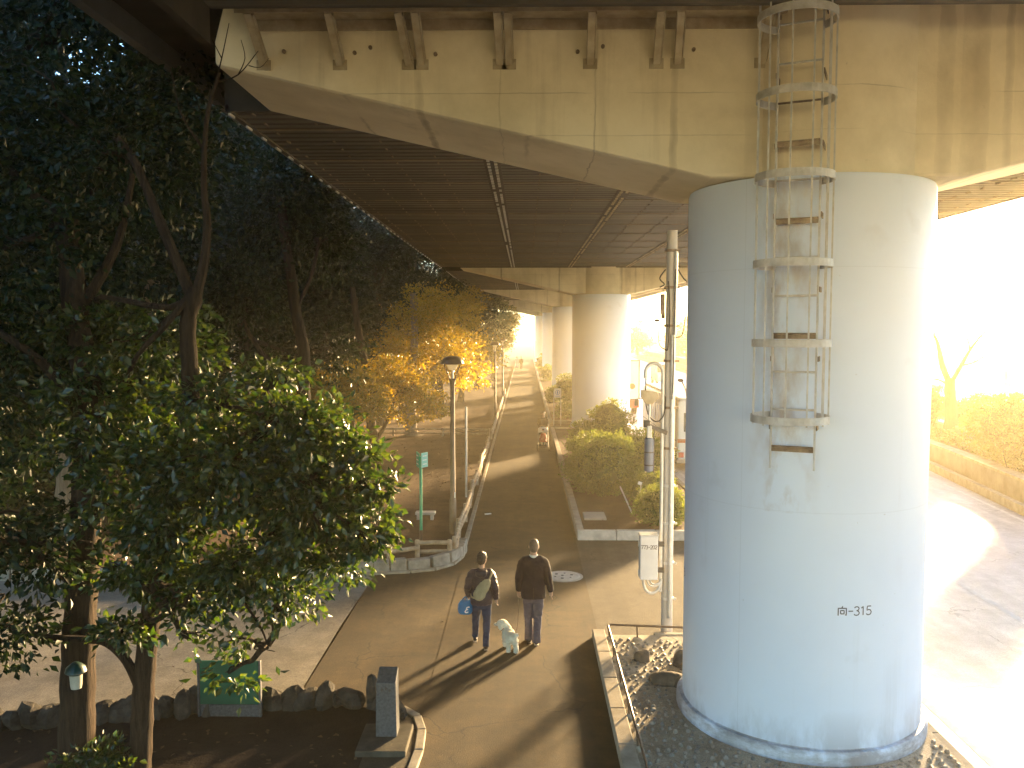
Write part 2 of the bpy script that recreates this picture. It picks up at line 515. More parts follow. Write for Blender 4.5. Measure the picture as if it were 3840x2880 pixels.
    m['tote'] = M('blue_tote', (.025, .19, .42), (.018, .14, .33), 6, .55, .35, bs=10, bump=.4, dist=.03)
    m['fur'] = M('white_fur', (.93, .85, .69), (.84, .76, .60), 25, .9, .15, bs=70, bump=.9, dist=.02)
    m['coatd'] = M('dark_coat', (.022, .013, .018), (.014, .009, .012), 8, .8, .2)
    m['red'] = M('red_cloth', (.55, .09, .05), (.45, .07, .04), 8, .75, .3)
    m['pale'] = M('pale_cloth', (.55, .52, .50), (.45, .42, .40), 8, .75, .3)
    m['bus'] = M('bus_paint', (.78, .77, .73), (.72, .70, .66), 2, .3, .5, bump=.03)
    m['window'] = M('dark_glass', (.06, .07, .075), (.04, .045, .05), 2, .12, .6, bump=0)
    m['orange'] = M('orange_stripe', (.62, .17, .05), None, 4, .45, .4, bump=0)
    m['lampr'] = M('tail_red', (.65, .05, .03), None, 4, .3, .5, bump=0)
    m['chrome'] = M('mirror_grey', (.2, .2, .2), None, 4, .35, .5, metal=.5)
    m['line'] = M('road_paint', (.74, .74, .72), (.55, .55, .53), 6, .7, .3)
    m['wallb'] = M('retaining_concrete', (.34, .31, .27), (.22, .20, .17), 1.6, .85, .25, bs=12, bump=.4)
    m['lawn'] = mat_soil('lawn_grass', (.13, .17, .055), (.10, .13, .042), (.07, .09, .03))
    m['plaza'] = M('plaza_concrete', (.52, .50, .47), (.44, .42, .39), 1.5, .8, .3)
    m['litter'] = M('leaf_litter', (.12, .075, .035), (.05, .03, .016), 30, .8, .3, bump=0)
    m['slab'] = M('concrete_slab', (.45, .42, .37), (.34, .31, .27), 4, .85, .25, bs=50)


def glass_mat():
    t = NT('lamp_globe')
    t.base((.80, .76, .68)); t.rough(.3, .5)
    tr = t.new('ShaderNodeBsdfTranslucent'); tr.inputs[0].default_value = (.9, .85, .72, 1)
    mx = t.new('ShaderNodeMixShader'); mx.inputs[0].default_value = .6
    t.link(t.p.outputs[0], mx.inputs[1]); t.link(tr.outputs[0], mx.inputs[2]); t.link(mx.outputs[0], t.out.inputs['Surface'])
    return t.mat


mats()

# ------------------------------------------------------------------ strokes for painted numbers
GLY = {
    '7': [[(0, 1), (.62, 1), (.25, 0)]],
    '3': [[(.03, .86), (.15, .97), (.33, 1), (.52, .93), (.58, .78), (.5, .6), (.28, .54), (.52, .47), (.62, .28), (.52, .07), (.3, 0), (.12, .03), (0, .16)]],
    '2': [[(.03, .78), (.1, .94), (.3, 1), (.52, .94), (.6, .76), (.5, .55), (0, 0), (.63, 0)]],
    '0': [[(.3, 1), (.1, .9), (.02, .6), (.02, .4), (.1, .1), (.3, 0), (.5, .1), (.58, .4), (.58, .6), (.5, .9), (.3, 1)]],
    '1': [[(.12, .82), (.34, 1), (.34, 0)]],
    '5': [[(.58, 1), (.12, 1), (.06, .53), (.28, .62), (.5, .55), (.62, .32), (.52, .08), (.28, 0), (.1, .04), (0, .16)]],
    '-': [[(.08, .5), (.62, .5)]],
    'E': [[(.6, .95), (.35, 1), (.12, .88), (.15, .64), (.42, .54), (.12, .46), (.02, .2), (.18, .02), (.45, .02), (.62, .14)]],
    'J': [[(.5, 1.08), (.38, .84)], [(0, 0), (0, .84), (.92, .84), (.92, .04), (.78, .1)], [(.27, .2), (.27, .58), (.66, .58), (.66, .2), (.27, .2)]],
}


def text_strokes(mb, s, height, width, place, adv=None, skew=0.0):
    """place(u, v) -> (point, normal) with u, v in metres from the text's lower left corner"""
    x = 0.0
    for ch in s:
        for line in GLY[ch]:
            dense = []
            for a, b in zip(line[:-1], line[1:]):
                k = max(1, int(math.hypot(b[0] - a[0], b[1] - a[1]) * 8))
                for i in range(k):
                    dense.append((a[0] + (b[0] - a[0]) * i / k, a[1] + (b[1] - a[1]) * i / k))
            dense.append(line[-1])
            L = []; Rr = []
            for i, p in enumerate(dense):
                a = dense[max(i - 1, 0)]; b = dense[min(i + 1, len(dense) - 1)]
                dx, dy = b[0] - a[0], b[1] - a[1]; q = math.hypot(dx, dy) or 1
                nx, ny = -dy / q * width / 2, dx / q * width / 2
                for s_, lst in ((1, L), (-1, Rr)):
                    lst.append(place(x + p[0] * height + nx * s_, p[1] * height + ny * s_))
            vs = [q for q in L] + [q for q in Rr]; n = len(dense)
            mb.add(vs, [(i, i + 1, n + i + 1, n + i) for i in range(n - 1)])
        x += height * (.98 if ch == 'J' else .74) if adv is None else adv
        if ch == 'J':
            x += height * .1


# ------------------------------------------------------------------ foliage
def leaf_arrays(P, D, N, L, W):
    S = np.cross(D, N); S /= np.linalg.norm(S, axis=1)[:, None] + 1e-9
    fold = (L * .10)[:, None] * N
    v = np.empty((len(P), 4, 3), np.float32)
    v[:, 0] = P
    v[:, 1] = P + D * (L * .48)[:, None] + S * W[:, None] + fold
    v[:, 2] = P + D * L[:, None] - N * (L * .08)[:, None]
    v[:, 3] = P + D * (L * .48)[:, None] - S * W[:, None] + fold
    return v.reshape(-1, 3)


def quick_mesh(name, verts, tris, mat):
    me = bpy.data.meshes.new(name)
    nv, nt = len(verts), len(tris)
    me.vertices.add(nv); me.loops.add(nt * 3); me.polygons.add(nt)
    me.vertices.foreach_set('co', np.asarray(verts, np.float32).ravel())
    me.loops.foreach_set('vertex_index', np.asarray(tris, np.int32).ravel())
    me.polygons.foreach_set('loop_start', np.arange(0, nt * 3, 3, dtype=np.int32))
    me.update(calc_edges=True)
    me.materials.append(mat)
    return me


def foliage(name, ells, n, size, mat, parent, seed, clump=26, crad=.28, up=.55, shell=.5, droop=.25):
    """leaves in small twig clumps spread through a set of ellipsoids (cx,cy,cz,rx,ry,rz[,weight])"""
    g = np.random.default_rng(seed)
    w = np.array([(e[3] * e[4] * e[5]) ** .8 * (e[6] if len(e) > 6 else 1) for e in ells]); w /= w.sum()
    nc = max(1, n // clump)
    which = g.choice(len(ells), nc, p=w)
    E = np.array([e[:6] for e in ells])[which]
    d = g.normal(size=(nc, 3)); d /= np.linalg.norm(d, axis=1)[:, None]
    rr = g.random(nc) ** shell
    lump = 1 + (.16 if shell > .2 else .07) * np.sin(d[:, 0] * 5 + seed) * np.cos(d[:, 1] * 4 + seed * 2) + .12 * np.sin(d[:, 2] * 7 + seed * 3) + .07 * g.normal(size=nc)
    C = E[:, :3] + d * E[:, 3:] * (rr * lump)[:, None]
    cr = crad * g.uniform(.6, 1.35, nc)
    k = g.integers(0, nc, n)
    off = g.normal(size=(n, 3)) * np.array([1, 1, .6]) * .55
    P = C[k] + off * cr[k][:, None]
    out = d[k] * .6 + off * .5 + g.normal(size=(n, 3)) * .55
    out[:, 2] -= droop
    D = out / np.linalg.norm(out, axis=1)[:, None]
    N = g.normal(size=(n, 3)) * .95; N[:, 2] += up
    N -= D * (N * D).sum(1)[:, None]; N /= np.linalg.norm(N, axis=1)[:, None] + 1e-9
    L = size * g.uniform(.65, 1.3, n); W = L * g.uniform(.22, .32, n)
    v = leaf_arrays(P, D, N, L, W)
    i = np.arange(n)[:, None] * 4
    tris = np.concatenate([i + np.array([[0, 1, 2]]), i + np.array([[0, 2, 3]])], 1).reshape(-1, 3)
    base = BASE.get(parent.name, Vector((0, 0, 0))) if parent else Vector((0, 0, 0))
    v = v - np.array(base, np.float32)
    me = quick_mesh(name, v, tris, mat)
    o = bpy.data.objects.new(name, me); COL.objects.link(o)
    if parent:
        o.parent = parent; BASE[o.name] = base
    return o


def wob_line(p0, p1, n, amp, seed):
    rr = random.Random(seed); p0, p1 = Vector(p0), Vector(p1)
    pts = []
    for i in range(n + 1):
        t = i / n; p = p0.lerp(p1, t)
        if 0 < i < n:
            p += Vector((rr.uniform(-1, 1), rr.uniform(-1, 1), rr.uniform(-.6, .6))) * amp
        pts.append(p)
    return pts


def smooth_pts(pts, k=4):
    pts = [Vector(p) for p in pts]
    if len(pts) < 3:
        return pts
    out = []
    for i in range(len(pts) - 1):
        a = pts[max(i - 1, 0)]; b = pts[i]; c = pts[i + 1]; d = pts[min(i + 2, len(pts) - 1)]
        for j in range(k):
            t = j / k
            out.append(.5 * ((2 * b) + (c - a) * t + (2 * a - 5 * b + 4 * c - d) * t * t + (3 * b - a - 3 * c + d) * t ** 3))
    out.append(pts[-1])
    return out


def limb(mb, pts, r0, r1, n=8, k=4):
    sp = smooth_pts(pts, k)
    m = len(sp)
    mb.tube(sp, [r0 + (r1 - r0) * (i / (m - 1)) ** .8 for i in range(m)], n)


def tree(label, base, trunk, r0, r1, limbs, ells, n, size, leafmat, barkmat, seed, name='broadleaf_tree', clump=26, crad=.3, flare=1.5, group=None, **kw):
    t = thing(name, label, 'tree', base, group)
    mb = MB()
    sp = smooth_pts(trunk, 5); m = len(sp)
    rad = []
    for i in range(m):
        u = i / (m - 1); r = r0 + (r1 - r0) * u
        if i < 4:
            r *= 1 + (flare - 1) * (1 - i / 4) ** 2
        rad.append(r * (1 + .05 * math.sin(i * 2.1 + seed)))
    mb.tube(sp, rad, 14)
    mb.build('trunk', barkmat, t, smooth=True)
    mb = MB()
    for i, L in enumerate(limbs):
        pts, a, b = L
        limb(mb, pts, a, b, 8)
    rr = random.Random(seed)
    top = Vector(trunk[-1])
    for e in ells:
        c = Vector(e[:3])
        src = top if not limbs else Vector(rr.choice(limbs)[0][-1])
        src = min([top] + [Vector(L[0][-1]) for L in limbs], key=lambda q: (q - c).length)
        limb(mb, wob_line(src, c, 4, .12 * (c - src).length, rr.random()), r1 * .55, r1 * .2, 6, 3)
        for _ in range(3):
            q = c + Vector((rr.uniform(-1, 1) * e[3], rr.uniform(-1, 1) * e[4], rr.uniform(-.7, .9) * e[5])) * .8
            limb(mb, wob_line(src.lerp(c, .7), q, 4, .12 * e[3], rr.random()), r1 * .22, r1 * .06, 5, 3)
    if mb.v:
        mb.build('limbs', barkmat, t, smooth=True)
    if n:
        foliage('crown', ells, n, size, leafmat, t, seed, clump, crad, **kw)
    return t


def shrub(label, c, r, n, size, mat, seed, group=None, name='round_shrub'):
    x, y, z = c
    rx, ry, rz = r
    t = thing(name, label, 'shrub', (x, y, 0), group)
    foliage('foliage', [(x, y, z, rx * .93, ry * .93, rz * .93)], int(n * 1.5), size * .85, mat, t, seed, 14, .11, up=.5, shell=.13, droop=-.1)
    b = MB(); rr = random.Random(seed)
    for i in range(7):
        a = rr.uniform(0, 6.28)
        q = Vector((x + math.cos(a) * rx * .6, y + math.sin(a) * ry * .6, z + rr.uniform(-.1, .5) * rz))
        limb(b, wob_line((x + math.cos(a) * .06, y + math.sin(a) * .06, 0), q, 4, .06, i), .03, .012, 6, 3)
    b.rock((x, y, z), (rx * .72, ry * .72, rz * .74), seed, .12)
    b.build('inner_twigs', MAT['core'], t, smooth=True)
    return t

# ================================================================== SETTING
def sheet(name, poly, z, mat, kind='structure'):
    m = MB(); m.add([(x, y, z) for x, y in poly], [tuple(range(len(poly)))])
    return struct(m, name, mat, kind)


def grid_sheet(name, x0, x1, y0, y1, z, step, amp, mat, seed, clip=None):
    nx = int((x1 - x0) / step) + 1; ny = int((y1 - y0) / step) + 1
    vs = []; rr = random.Random(seed)
    ph = [rr.uniform(0, 6) for _ in range(6)]
    for j in range(ny + 1):
        for i in range(nx + 1):
            x = x0 + (x1 - x0) * i / nx; y = y0 + (y1 - y0) * j / ny
            h = amp * (math.sin(x * 1.1 + ph[0]) * math.sin(y * .9 + ph[1]) + .6 * math.sin(x * 2.7 + y * 1.9 + ph[2]) + .4 * math.sin(y * 4.1 - x * 3.3 + ph[3]))
            vs.append((x, y, z + h))
    fs = [(j * (nx + 1) + i, j * (nx + 1) + i + 1, (j + 1) * (nx + 1) + i + 1, (j + 1) * (nx + 1) + i) for j in range(ny) for i in range(nx)]
    m = MB(); m.add(vs, fs)
    return struct(m, name, mat, smooth=True)


sheet('ground', [(-380, -60), (380, -60), (380, 380), (-380, 380)], -.13, MAT['ground'])
sheet('path', [(-1.42, -8), (1.27, -8), (1.27, 150), (-1.42, 150)], 0, MAT['path'])
sheet('crossing_left', [(-3.28, 9.4), (-1.42, 9.4), (-1.42, 20.6), (-3.24, 18.6)], -.004, MAT['path'])
sheet('plaza_left', [(-45, 5), (-3.28, 9.4), (-3.30, 15), (-3.24, 18.6), (-45, 22)], -.008, MAT['sand'])
sheet('crossing_right', [(1.27, 14.45), (5.32, 14.45), (5.32, 21.5), (1.27, 21.5)], -.004, MAT['pave'])
grid_sheet('park_soil', -60, -1.78, 19.6, 120, .10, .9, .025, MAT['soil'], 3)
# small dirt wedge behind the curved stone edging
CURVE = [(-1.49, 20.25), (-1.53, 19.6), (-1.74, 19.02), (-2.1, 18.66), (-2.6, 18.47), (-3.3, 18.31), (-4.1, 18.12), (-5.2, 17.95), (-7, 17.8), (-10, 17.7), (-16, 17.8)]
m = MB()
pts = [(x, y + .1) for x, y in CURVE]
m.add([(x, y, .115) for x, y in pts] + [(-16, 20.5, .115), (-1.5, 20.5, .115)], [tuple(range(len(pts) + 2))])
struct(m, 'corner_soil', MAT['soil'])
# bed by the viewer on the left
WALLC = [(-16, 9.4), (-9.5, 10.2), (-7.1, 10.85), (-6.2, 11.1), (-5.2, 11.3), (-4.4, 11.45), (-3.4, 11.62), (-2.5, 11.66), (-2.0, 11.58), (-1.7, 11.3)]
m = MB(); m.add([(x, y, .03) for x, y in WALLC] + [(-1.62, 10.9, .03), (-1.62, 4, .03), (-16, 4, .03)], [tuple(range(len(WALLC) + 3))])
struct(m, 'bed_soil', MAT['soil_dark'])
# planted strip between path and road
m = MB(); m.add([(x, y, .13) for x, y in ((1.5, 21.45), (5.1, 21.45), (5.1, 44.2), (1.5, 44.2))], [(0, 1, 2, 3)])
m.add([(x, y, .13) for x, y in ((1.5, 47.6), (5.1, 47.6), (5.1, 150), (1.5, 150))], [(0, 1, 2, 3)])
struct(m, 'planter_soil', MAT['soil'])
sheet('planter_crossing', [(1.27, 44.2), (5.1, 44.2), (5.1, 47.6), (1.27, 47.6)], .02, MAT['pave'])
# road
sheet('road', [(5.42, -20), (13.6, 14), (14.3, 24), (15.6, 34), (18.0, 60), (19.5, 100), (20, 200), (5.42, 200)], -.10, MAT['road'])
m = MB()
m.add([(x, y, -.096) for x, y in ((5.75, -5), (5.87, -5), (5.87, 160), (5.75, 160))], [(0, 1, 2, 3)])
for y in range(-2, 150, 8):
    m.add([(x, yy, -.096) for x, yy in ((9.1, y), (9.24, y), (9.3, y + 4.2), (9.16, y + 4.2))], [(0, 1, 2, 3)])
m.add([(x, y, -.096) for x, y in ((13.2, 16), (13.32, 16), (14.95, 33), (14.82, 33))], [(0, 1, 2, 3)])
m.add([(x, y, -.096) for x, y in ((14.82, 33.2), (14.95, 33.2), (17.3, 60), (17.15, 60))], [(0, 1, 2, 3)])
struct(m, 'road_markings', MAT['line'])


def kerb_run(name, pts, w, z0, z1, mat, L=.6, gap=.008):
    """kerb blocks butted along a polyline; each block is part of the one kerb"""
    mb = MB(); rr = random.Random(len(pts) + int(pts[0][1] * 10))
    for a, b in zip(pts[:-1], pts[1:]):
        a, b = Vector((*a, 0)), Vector((*b, 0)); l = (b - a).length; n = max(1, round(l / L))
        d = (b - a).normalized()
        for i in range(n):
            p = a + d * (l * i / n + gap); q = a + d * (l * (i + 1) / n - gap)
            h = z1 + rr.uniform(-.004, .004)
            mb.bar((p.x, p.y, (z0 + h) / 2), (q.x, q.y, (z0 + h) / 2), w, h - z0)
    return struct(mb, name, mat, bevel=.012)


kerb_run('path_kerb', [(-1.48, 20.3), (-1.48, 150)], .11, -.05, .035, MAT['kerb'], 1.0)
kerb_run('corner_kerb', [(-1.46, 20.3), (-1.48, 19.62), (-1.64, 18.98), (-2.0, 18.56), (-2.5, 18.36), (-3.3, 18.2), (-4.1, 18.0)], .13, -.05, .05, MAT['kerb'], .6)
kerb_run('planter_kerb', [(1.4, 21.36), (1.4, 44.2)], .18, -.05, .22, MAT['kerb'], 1.1)
kerb_run('planter_kerb', [(1.4, 47.6), (1.4, 150)], .18, -.05, .22, MAT['kerb'], 1.1)
kerb_run('planter_end_kerb', [(1.31, 21.36), (5.25, 21.36)], .17, -.05, .24, MAT['kerbw'], .95)
kerb_run('planter_gap_kerb', [(1.5, 44.15), (5.1, 44.15)], .15, -.05, .2, MAT['kerb'], 1.0)
kerb_run('planter_gap_kerb', [(1.5, 47.65), (5.1, 47.65)], .15, -.05, .2, MAT['kerb'], 1.0)
kerb_run('bed_kerb', [(1.26, -4), (1.26, 14.5)], .21, -.08, .14, MAT['kerb'], 1.0)
kerb_run('bed_end_kerb', [(2.2, 14.42), (5.3, 14.42)], .12, -.05, .10, MAT['kerb'], 1.0)
kerb_run('road_kerb', [(5.35, -15), (5.35, 150)], .16, -.14, .02, MAT['kerb'], 1.0)
# cobble bed round the near pillar with half-sunk stones
m = MB(); m.add([(x, y, .085) for x, y in ((1.37, -6), (5.27, -6), (5.27, 14.36), (1.37, 14.36))], [(0, 1, 2, 3)])
struct(m, 'cobble_bed', MAT['bedconc'])
m = MB(); rr = random.Random(5); placed = []
tries = 0
while len(placed) < 1150 and tries < 30000:
    tries += 1
    x, y = rr.uniform(1.45, 5.2), rr.uniform(8.2, 14.1)
    if math.hypot(x - 3.75, y - 11.6) < 1.72 or any(abs(x - a) < .085 and abs(y - b) < .095 for a, b in placed):
        continue
    placed.append((x, y)); s = rr.uniform(.017, .034)
    m.rock((x, y, .087), (s * rr.uniform(.9, 1.4), s * rr.uniform(.9, 1.4), s * rr.uniform(.8, 1.5)), tries, .2, 7, 5)
o = struct(m, 'embedded_cobbles', MAT['pebble'], 'stuff', smooth=True)
o['label'] = 'small cobbles set in the concrete bed around the near pillar'
for (x, y, a, b, c, s, lab) in ((1.84, 13.25, .15, .13, .2, 1, 'small pointed brown rock in the cobble bed behind the railing'), (2.12, 12.42, .33, .17, .13, 2, 'long flat brown rock in the cobble bed beside the near pillar'),
                              (2.42, 12.30, .24, .2, .2, 8, 'rounded brown rock touching the flat rock beside the near pillar'), (2.5, 13.05, .17, .16, .22, 4, 'brown rock half hidden by the left edge of the near pillar')):
    mb = MB(); mb.rock((x, y, .09), (a, b, c), s, .22, 20, 12)
    solo(mb, 'rock', MAT['rock'], lab, 'rock', (x, y, .08), 'rocks in the cobble bed', smooth=True)
# far side of the road: terraced verge
def off(pts, d):
    return [(x + d, y) for x, y in pts]
EDGE = [(12.9, 10), (14.45, 25), (15.55, 33), (18.1, 60), (19.6, 100), (20, 160)]
def strip(mb, A, B, za, zb):
    n = len(A); mb.add([(x, y, za) for x, y in A] + [(x, y, zb) for x, y in B], [(i, i + 1, n + i + 1, n + i) for i in range(n - 1)])
m = MB(); A = off(EDGE, .9)
strip(m, A, off(EDGE, 1.3), .62, .62)
struct(m, 'verge_ledge', MAT['kerb'])
m = MB(); strip(m, off(EDGE, 2.5), off(EDGE, 75), 1.18, 1.22); struct(m, 'lawn', MAT['lawn'])
def wall_run(name, label, pts, w, z0, z1, mat, cap=None):
    t = thing(name, label, 'wall', (pts[1][0], pts[1][1], z0))
    mb = MB()
    for a, b in zip(pts[:-1], pts[1:]):
        mb.bar((*a, (z0 + z1) / 2), (*b, (z0 + z1) / 2), w, z1 - z0)
    mb.build('wall_face', mat, t)
    if cap:
        mb = MB()
        for a, b in zip(pts[:-1], pts[1:]):
            mb.bar((*a, z1 + .045), (*b, z1 + .045), w + .08, .09)
        mb.build('coping', cap, t)
wall_run('kerb_wall', 'low light kerb wall along the far edge of the road', off(EDGE, .1), .2, -.14, .16, MAT['kerb'])
wall_run('retaining_wall', 'lower brown retaining wall with pale coping beyond the road', off(EDGE, .75), .3, -.14, .62, MAT['wallb'], MAT['kerb'])
wall_run('retaining_wall', 'upper brown retaining wall with white coping below the lawn', off(EDGE, 2.35), .3, -.14, 1.15, MAT['wallb'], MAT['kerbw'])
# ground cover plants on the ledges
def cover(name, A, B, z, n, size, seed, h=.16):
    g = np.random.default_rng(seed)
    seg = g.integers(1, 3, n); t = g.random(n); u = g.random(n)
    A = np.array(A); B = np.array(B)
    pa = A[seg] + (A[seg + 1] - A[seg]) * t[:, None]; pb = B[seg] + (B[seg + 1] - B[seg]) * t[:, None]
    p = pa + (pb - pa) * u[:, None]
    P = np.column_stack([p, z + g.random(n) * h])
    D = g.normal(size=(n, 3)); D[:, 2] = np.abs(D[:, 2]); D /= np.linalg.norm(D, axis=1)[:, None]
    N = g.normal(size=(n, 3)); N[:, 2] += .8; N -= D * (N * D).sum(1)[:, None]; N /= np.linalg.norm(N, axis=1)[:, None]
    L = size * g.uniform(.6, 1.4, n)
    v = leaf_arrays(P, D, N, L, L * .28); i = np.arange(n)[:, None] * 4
    tr = np.concatenate([i + np.array([[0, 1, 2]]), i + np.array([[0, 2, 3]])], 1).reshape(-1, 3)
    o = bpy.data.objects.new(name, quick_mesh(name, v, tr, MAT['leafs'])); COL.objects.link(o); o['kind'] = 'stuff'
    return o
cover('ground_cover', off(EDGE, 1.35), off(EDGE, 2.15), .6, 9000, .14, 4, .35)
cover('grass', off(EDGE, 2.6), off(EDGE, 4.5), 1.18, 7000, .12, 5)
m = MB(); m.add([(x, y, 1.235) for x, y in ((20.5, 44), (29, 44), (34.5, 62), (46.7, 84), (26, 84), (22, 60))], [(0, 1, 2, 3, 4, 5)])
struct(m, 'terrace_paving', MAT['plaza'])
# leaf litter on the left soil
def litter(name, n, seed, box, z):
    g = np.random.default_rng(seed)
    P = np.column_stack([g.uniform(box[0], box[1], n), g.uniform(box[2], box[3], n), np.full(n, z) + g.random(n) * .03])
    D = g.normal(size=(n, 3)); D[:, 2] *= .15; D /= np.linalg.norm(D, axis=1)[:, None]
    N = g.normal(size=(n, 3)) * .25; N[:, 2] += 1; N -= D * (N * D).sum(1)[:, None]; N /= np.linalg.norm(N, axis=1)[:, None]
    L = g.uniform(.04, .10, n)
    v = leaf_arrays(P, D, N, L, L * .3); i = np.arange(n)[:, None] * 4
    tr = np.concatenate([i + np.array([[0, 1, 2]]), i + np.array([[0, 2, 3]])], 1).reshape(-1, 3)
    o = bpy.data.objects.new(name, quick_mesh(name, v, tr, MAT['litter'])); COL.objects.link(o); o['kind'] = 'stuff'
litter('fallen_leaves', 2600, 3, (-14, -2.0, 18.9, 40), .12)
litter('fallen_leaves', 260, 4, (-9, -1.8, 8, 11), .04)
litter('fallen_leaves', 500, 5, (1.6, 5, 21.7, 40), .135)
litter('fallen_leaves', 60, 6, (-12, 1.1, 11.9, 30), .003)

# ================================================================== VIADUCT
def arc_poly(cx, cy, r, half, n=48):
    return [(cx + r * math.cos(2 * math.pi * i / n), cy + r * math.sin(2 * math.pi * i / n)) for i in range(n)]


def pier(cx, cy, label, number=None, near=False, z_top=9.7):
    t = thing('viaduct_pier', label, 'bridge pier', (cx, cy, 0), 'piers carrying the elevated road')
    mb = MB()
    mb.lathe([(1.55, .05), (1.55, 7.06), (1.535, 7.10), (1.46, 7.10)], (cx, cy, 0), 96)
    col = mb.build('pillar', MAT['column'], t, smooth=True)
    mb = MB(); mb.lathe([(1.63, -.1), (1.63, .20), (1.60, .245), (1.553, .25)], (cx, cy, 0), 96)
    mb.build('pillar_foot', MAT['column'], t, smooth=True)
    mb = MB(); mb.lathe([(1.43, 7.09), (1.43, z_top)], (cx, cy, 0), 96)
    mb.build('pillar_head', MAT['beam'], t, smooth=True)
    mb = MB()
    y0, y1 = cy - 1.1, cy + 1.1
    prof = [(-7.5, 8.47), (-1.5, 7.115), (1.5, 7.115), (7.5, 8.47), (7.5, 8.78), (7.3, z_top - .2), (-7.3, z_top - .2), (-7.5, 8.76)]
    mb.prism([(cx + a, b) for a, b in prof], 'y', y0, y1)
    mb.build('cross_beam', MAT['beam'], t, bevel=.05)
    if near:
        mb = MB()  # thin lip along the lower front edge
        mb.bar((cx - 7.45, y0 - .006, 8.50), (cx - 1.55, y0 - .006, 7.16), .012, .05)
        mb.build('edge_lip', MAT['beam'], t)
        braces = [(-3.15, -3.18), (-2.23, -2.26), (-1.40, -1.46), (-1.25, -1.27), (-.31, -.33), (-.20, -.21), (.77, .75), (1.56, 1.53), (1.81, 1.76), (2.81, 2.77)]
        for xb, xt in braces:
            mb = MB(); mb.bar((xb, y0 - .01, 8.46), (xt, y0 - .5, 8.90), .085, .05, (0, 1, 0)); mb.bar((xb + .052, y0 - .012, 8.50), (xt + .052, y0 - .47, 8.90), .012, .10, (0, 1, 0))
            b = mb.build('brace', MAT['bracket'], t, bevel=.004)
            mb = MB(); mb.box(xb - .085, xb + .085, y0 - .014, y0 + .0, 8.40, 8.52)
            mb.build('anchor_plate', MAT['bracket'], t)
        # horizontal seat angle carried by the braces
        mb = MB(); mb.box(-3.32, 3.05, y0 - .545, y0 - .533, 8.885, 9.02); mb.box(-3.32, 3.05, y0 - .532, y0 + .02, 8.985, 8.998)
        mb.box(-3.32, 3.05, y0 - .03, y0 - .004, 8.86, 8.98)
        mb.build('seat_angle', MAT['bracket'], t)
        for i in range(27):
            x = -1.9 + i * .19
            mb = MB(); mb.tube([(x, y0 - .548, 8.955), (x, y0 - .566, 8.955)], .021, 6); mb.build('bolt', MAT['steelr'], t)
        for x, z in ((-2.9, 8.62), (-2.05, 8.60), (-1.86, 8.66), (-1.08, 8.58), (.62, 8.60), (.92, 8.66), (2.0, 8.62)):
            mb = MB(); mb.tube([(x, y0 + .002, z), (x, y0 - .03, z)], .024, 8); mb.build('bolt', MAT['steelr'], t)
    if number:
        for a0, tilt in number:
            mb = MB()
            H = .105
            def place(u, v, a0=a0):
                a = a0 + u / 1.553
                return (cx + math.sin(a) * 1.5535, cy - math.cos(a) * 1.5535, 1.90 + v)
            text_strokes(mb, 'J-315', H, .0125, place)
            mb.build('painted_number', MAT['ink'], t)
    return t


pier(3.75, 11.6, 'huge pale blue nearest viaduct pillar with a ladder and painted number', [(-.022, 0), (-1.86, 0)], True)
pier(4.07, 46.3, 'white viaduct pillar second from the viewer behind the round shrubs')
pier(3.76, 71.5, 'third viaduct pillar half hidden behind the second, golden in the haze')
pier(3.45, 97.0, 'fourth viaduct pillar showing only as a bright white strip')
pier(2.9, 124.0, 'farthest dim viaduct pillar at the end of the path')

deck = thing('viaduct_deck', 'dark underside of the elevated road with ribbed soffit panels and hanger strips', 'elevated road', (4, 12, 8.5))
XL, XR = -4.45, 12.2
BAYS = [(12.85, 45.0), (47.6, 70.2), (72.8, 95.7), (98.3, 122.7), (125.3, 150)]
for i, (a, b) in enumerate(BAYS):
    m = MB(); m.box(XL, XR, a, b, 8.53, 8.60)
    m.build('soffit_panel', MAT['soffit'], deck)
m = MB(); m.box(-3.45, XR, -60, 9.60, 8.80, 8.88)
m.build('soffit_panel', MAT['soffit'], deck)
# main slab above everything
m = MB(); m.box(-5.6, 13.0, -60, 150, 9.72, 10.0); m.build('road_slab', MAT['girder'], deck)
m = MB()
for x in (-4.40, XR - .06):
    for a, b in BAYS:
        m.box(x - .04, x + .04, a, b, 8.50, 9.71)
m.box(-3.56, -3.46, -60, 9.58, 8.42, 9.71); m.box(XR + .01, XR + .09, -60, 9.62, 8.6, 9.71)
for a, b in BAYS:
    m.box(XL + .1, XR - .12, a - .10, a - .02, 8.48, 9.71); m.box(XL + .1, XR - .12, b + .02, b + .1, 8.48, 9.71)
m.box(-3.44, XR, 9.62, 9.70, 8.92, 9.71)
m.build('edge_girder', MAT['girder'], deck)
# walls added on both deck edges to keep sun off the upper trees
for x, s in ((-5.65, -1), (13.05, 1)):
    m = MB(); m.box(x - .08, x + .08, -60, 150, 9.4, 12.3 if s > 0 else 14.2); m.build('added_sun_wall', MAT['barrier'], deck)
for y in (3, 6, 9, 15, 18, 21, 24, 27, 30, 33, 36, 39, 42):
    m = MB(); m.prism([(-5.57, 9.71), (-4.5, 9.71), (-4.5, 8.75)], 'y', y - .06, y + .06)
    m.build('cantilever_rib', MAT['girder'], deck)
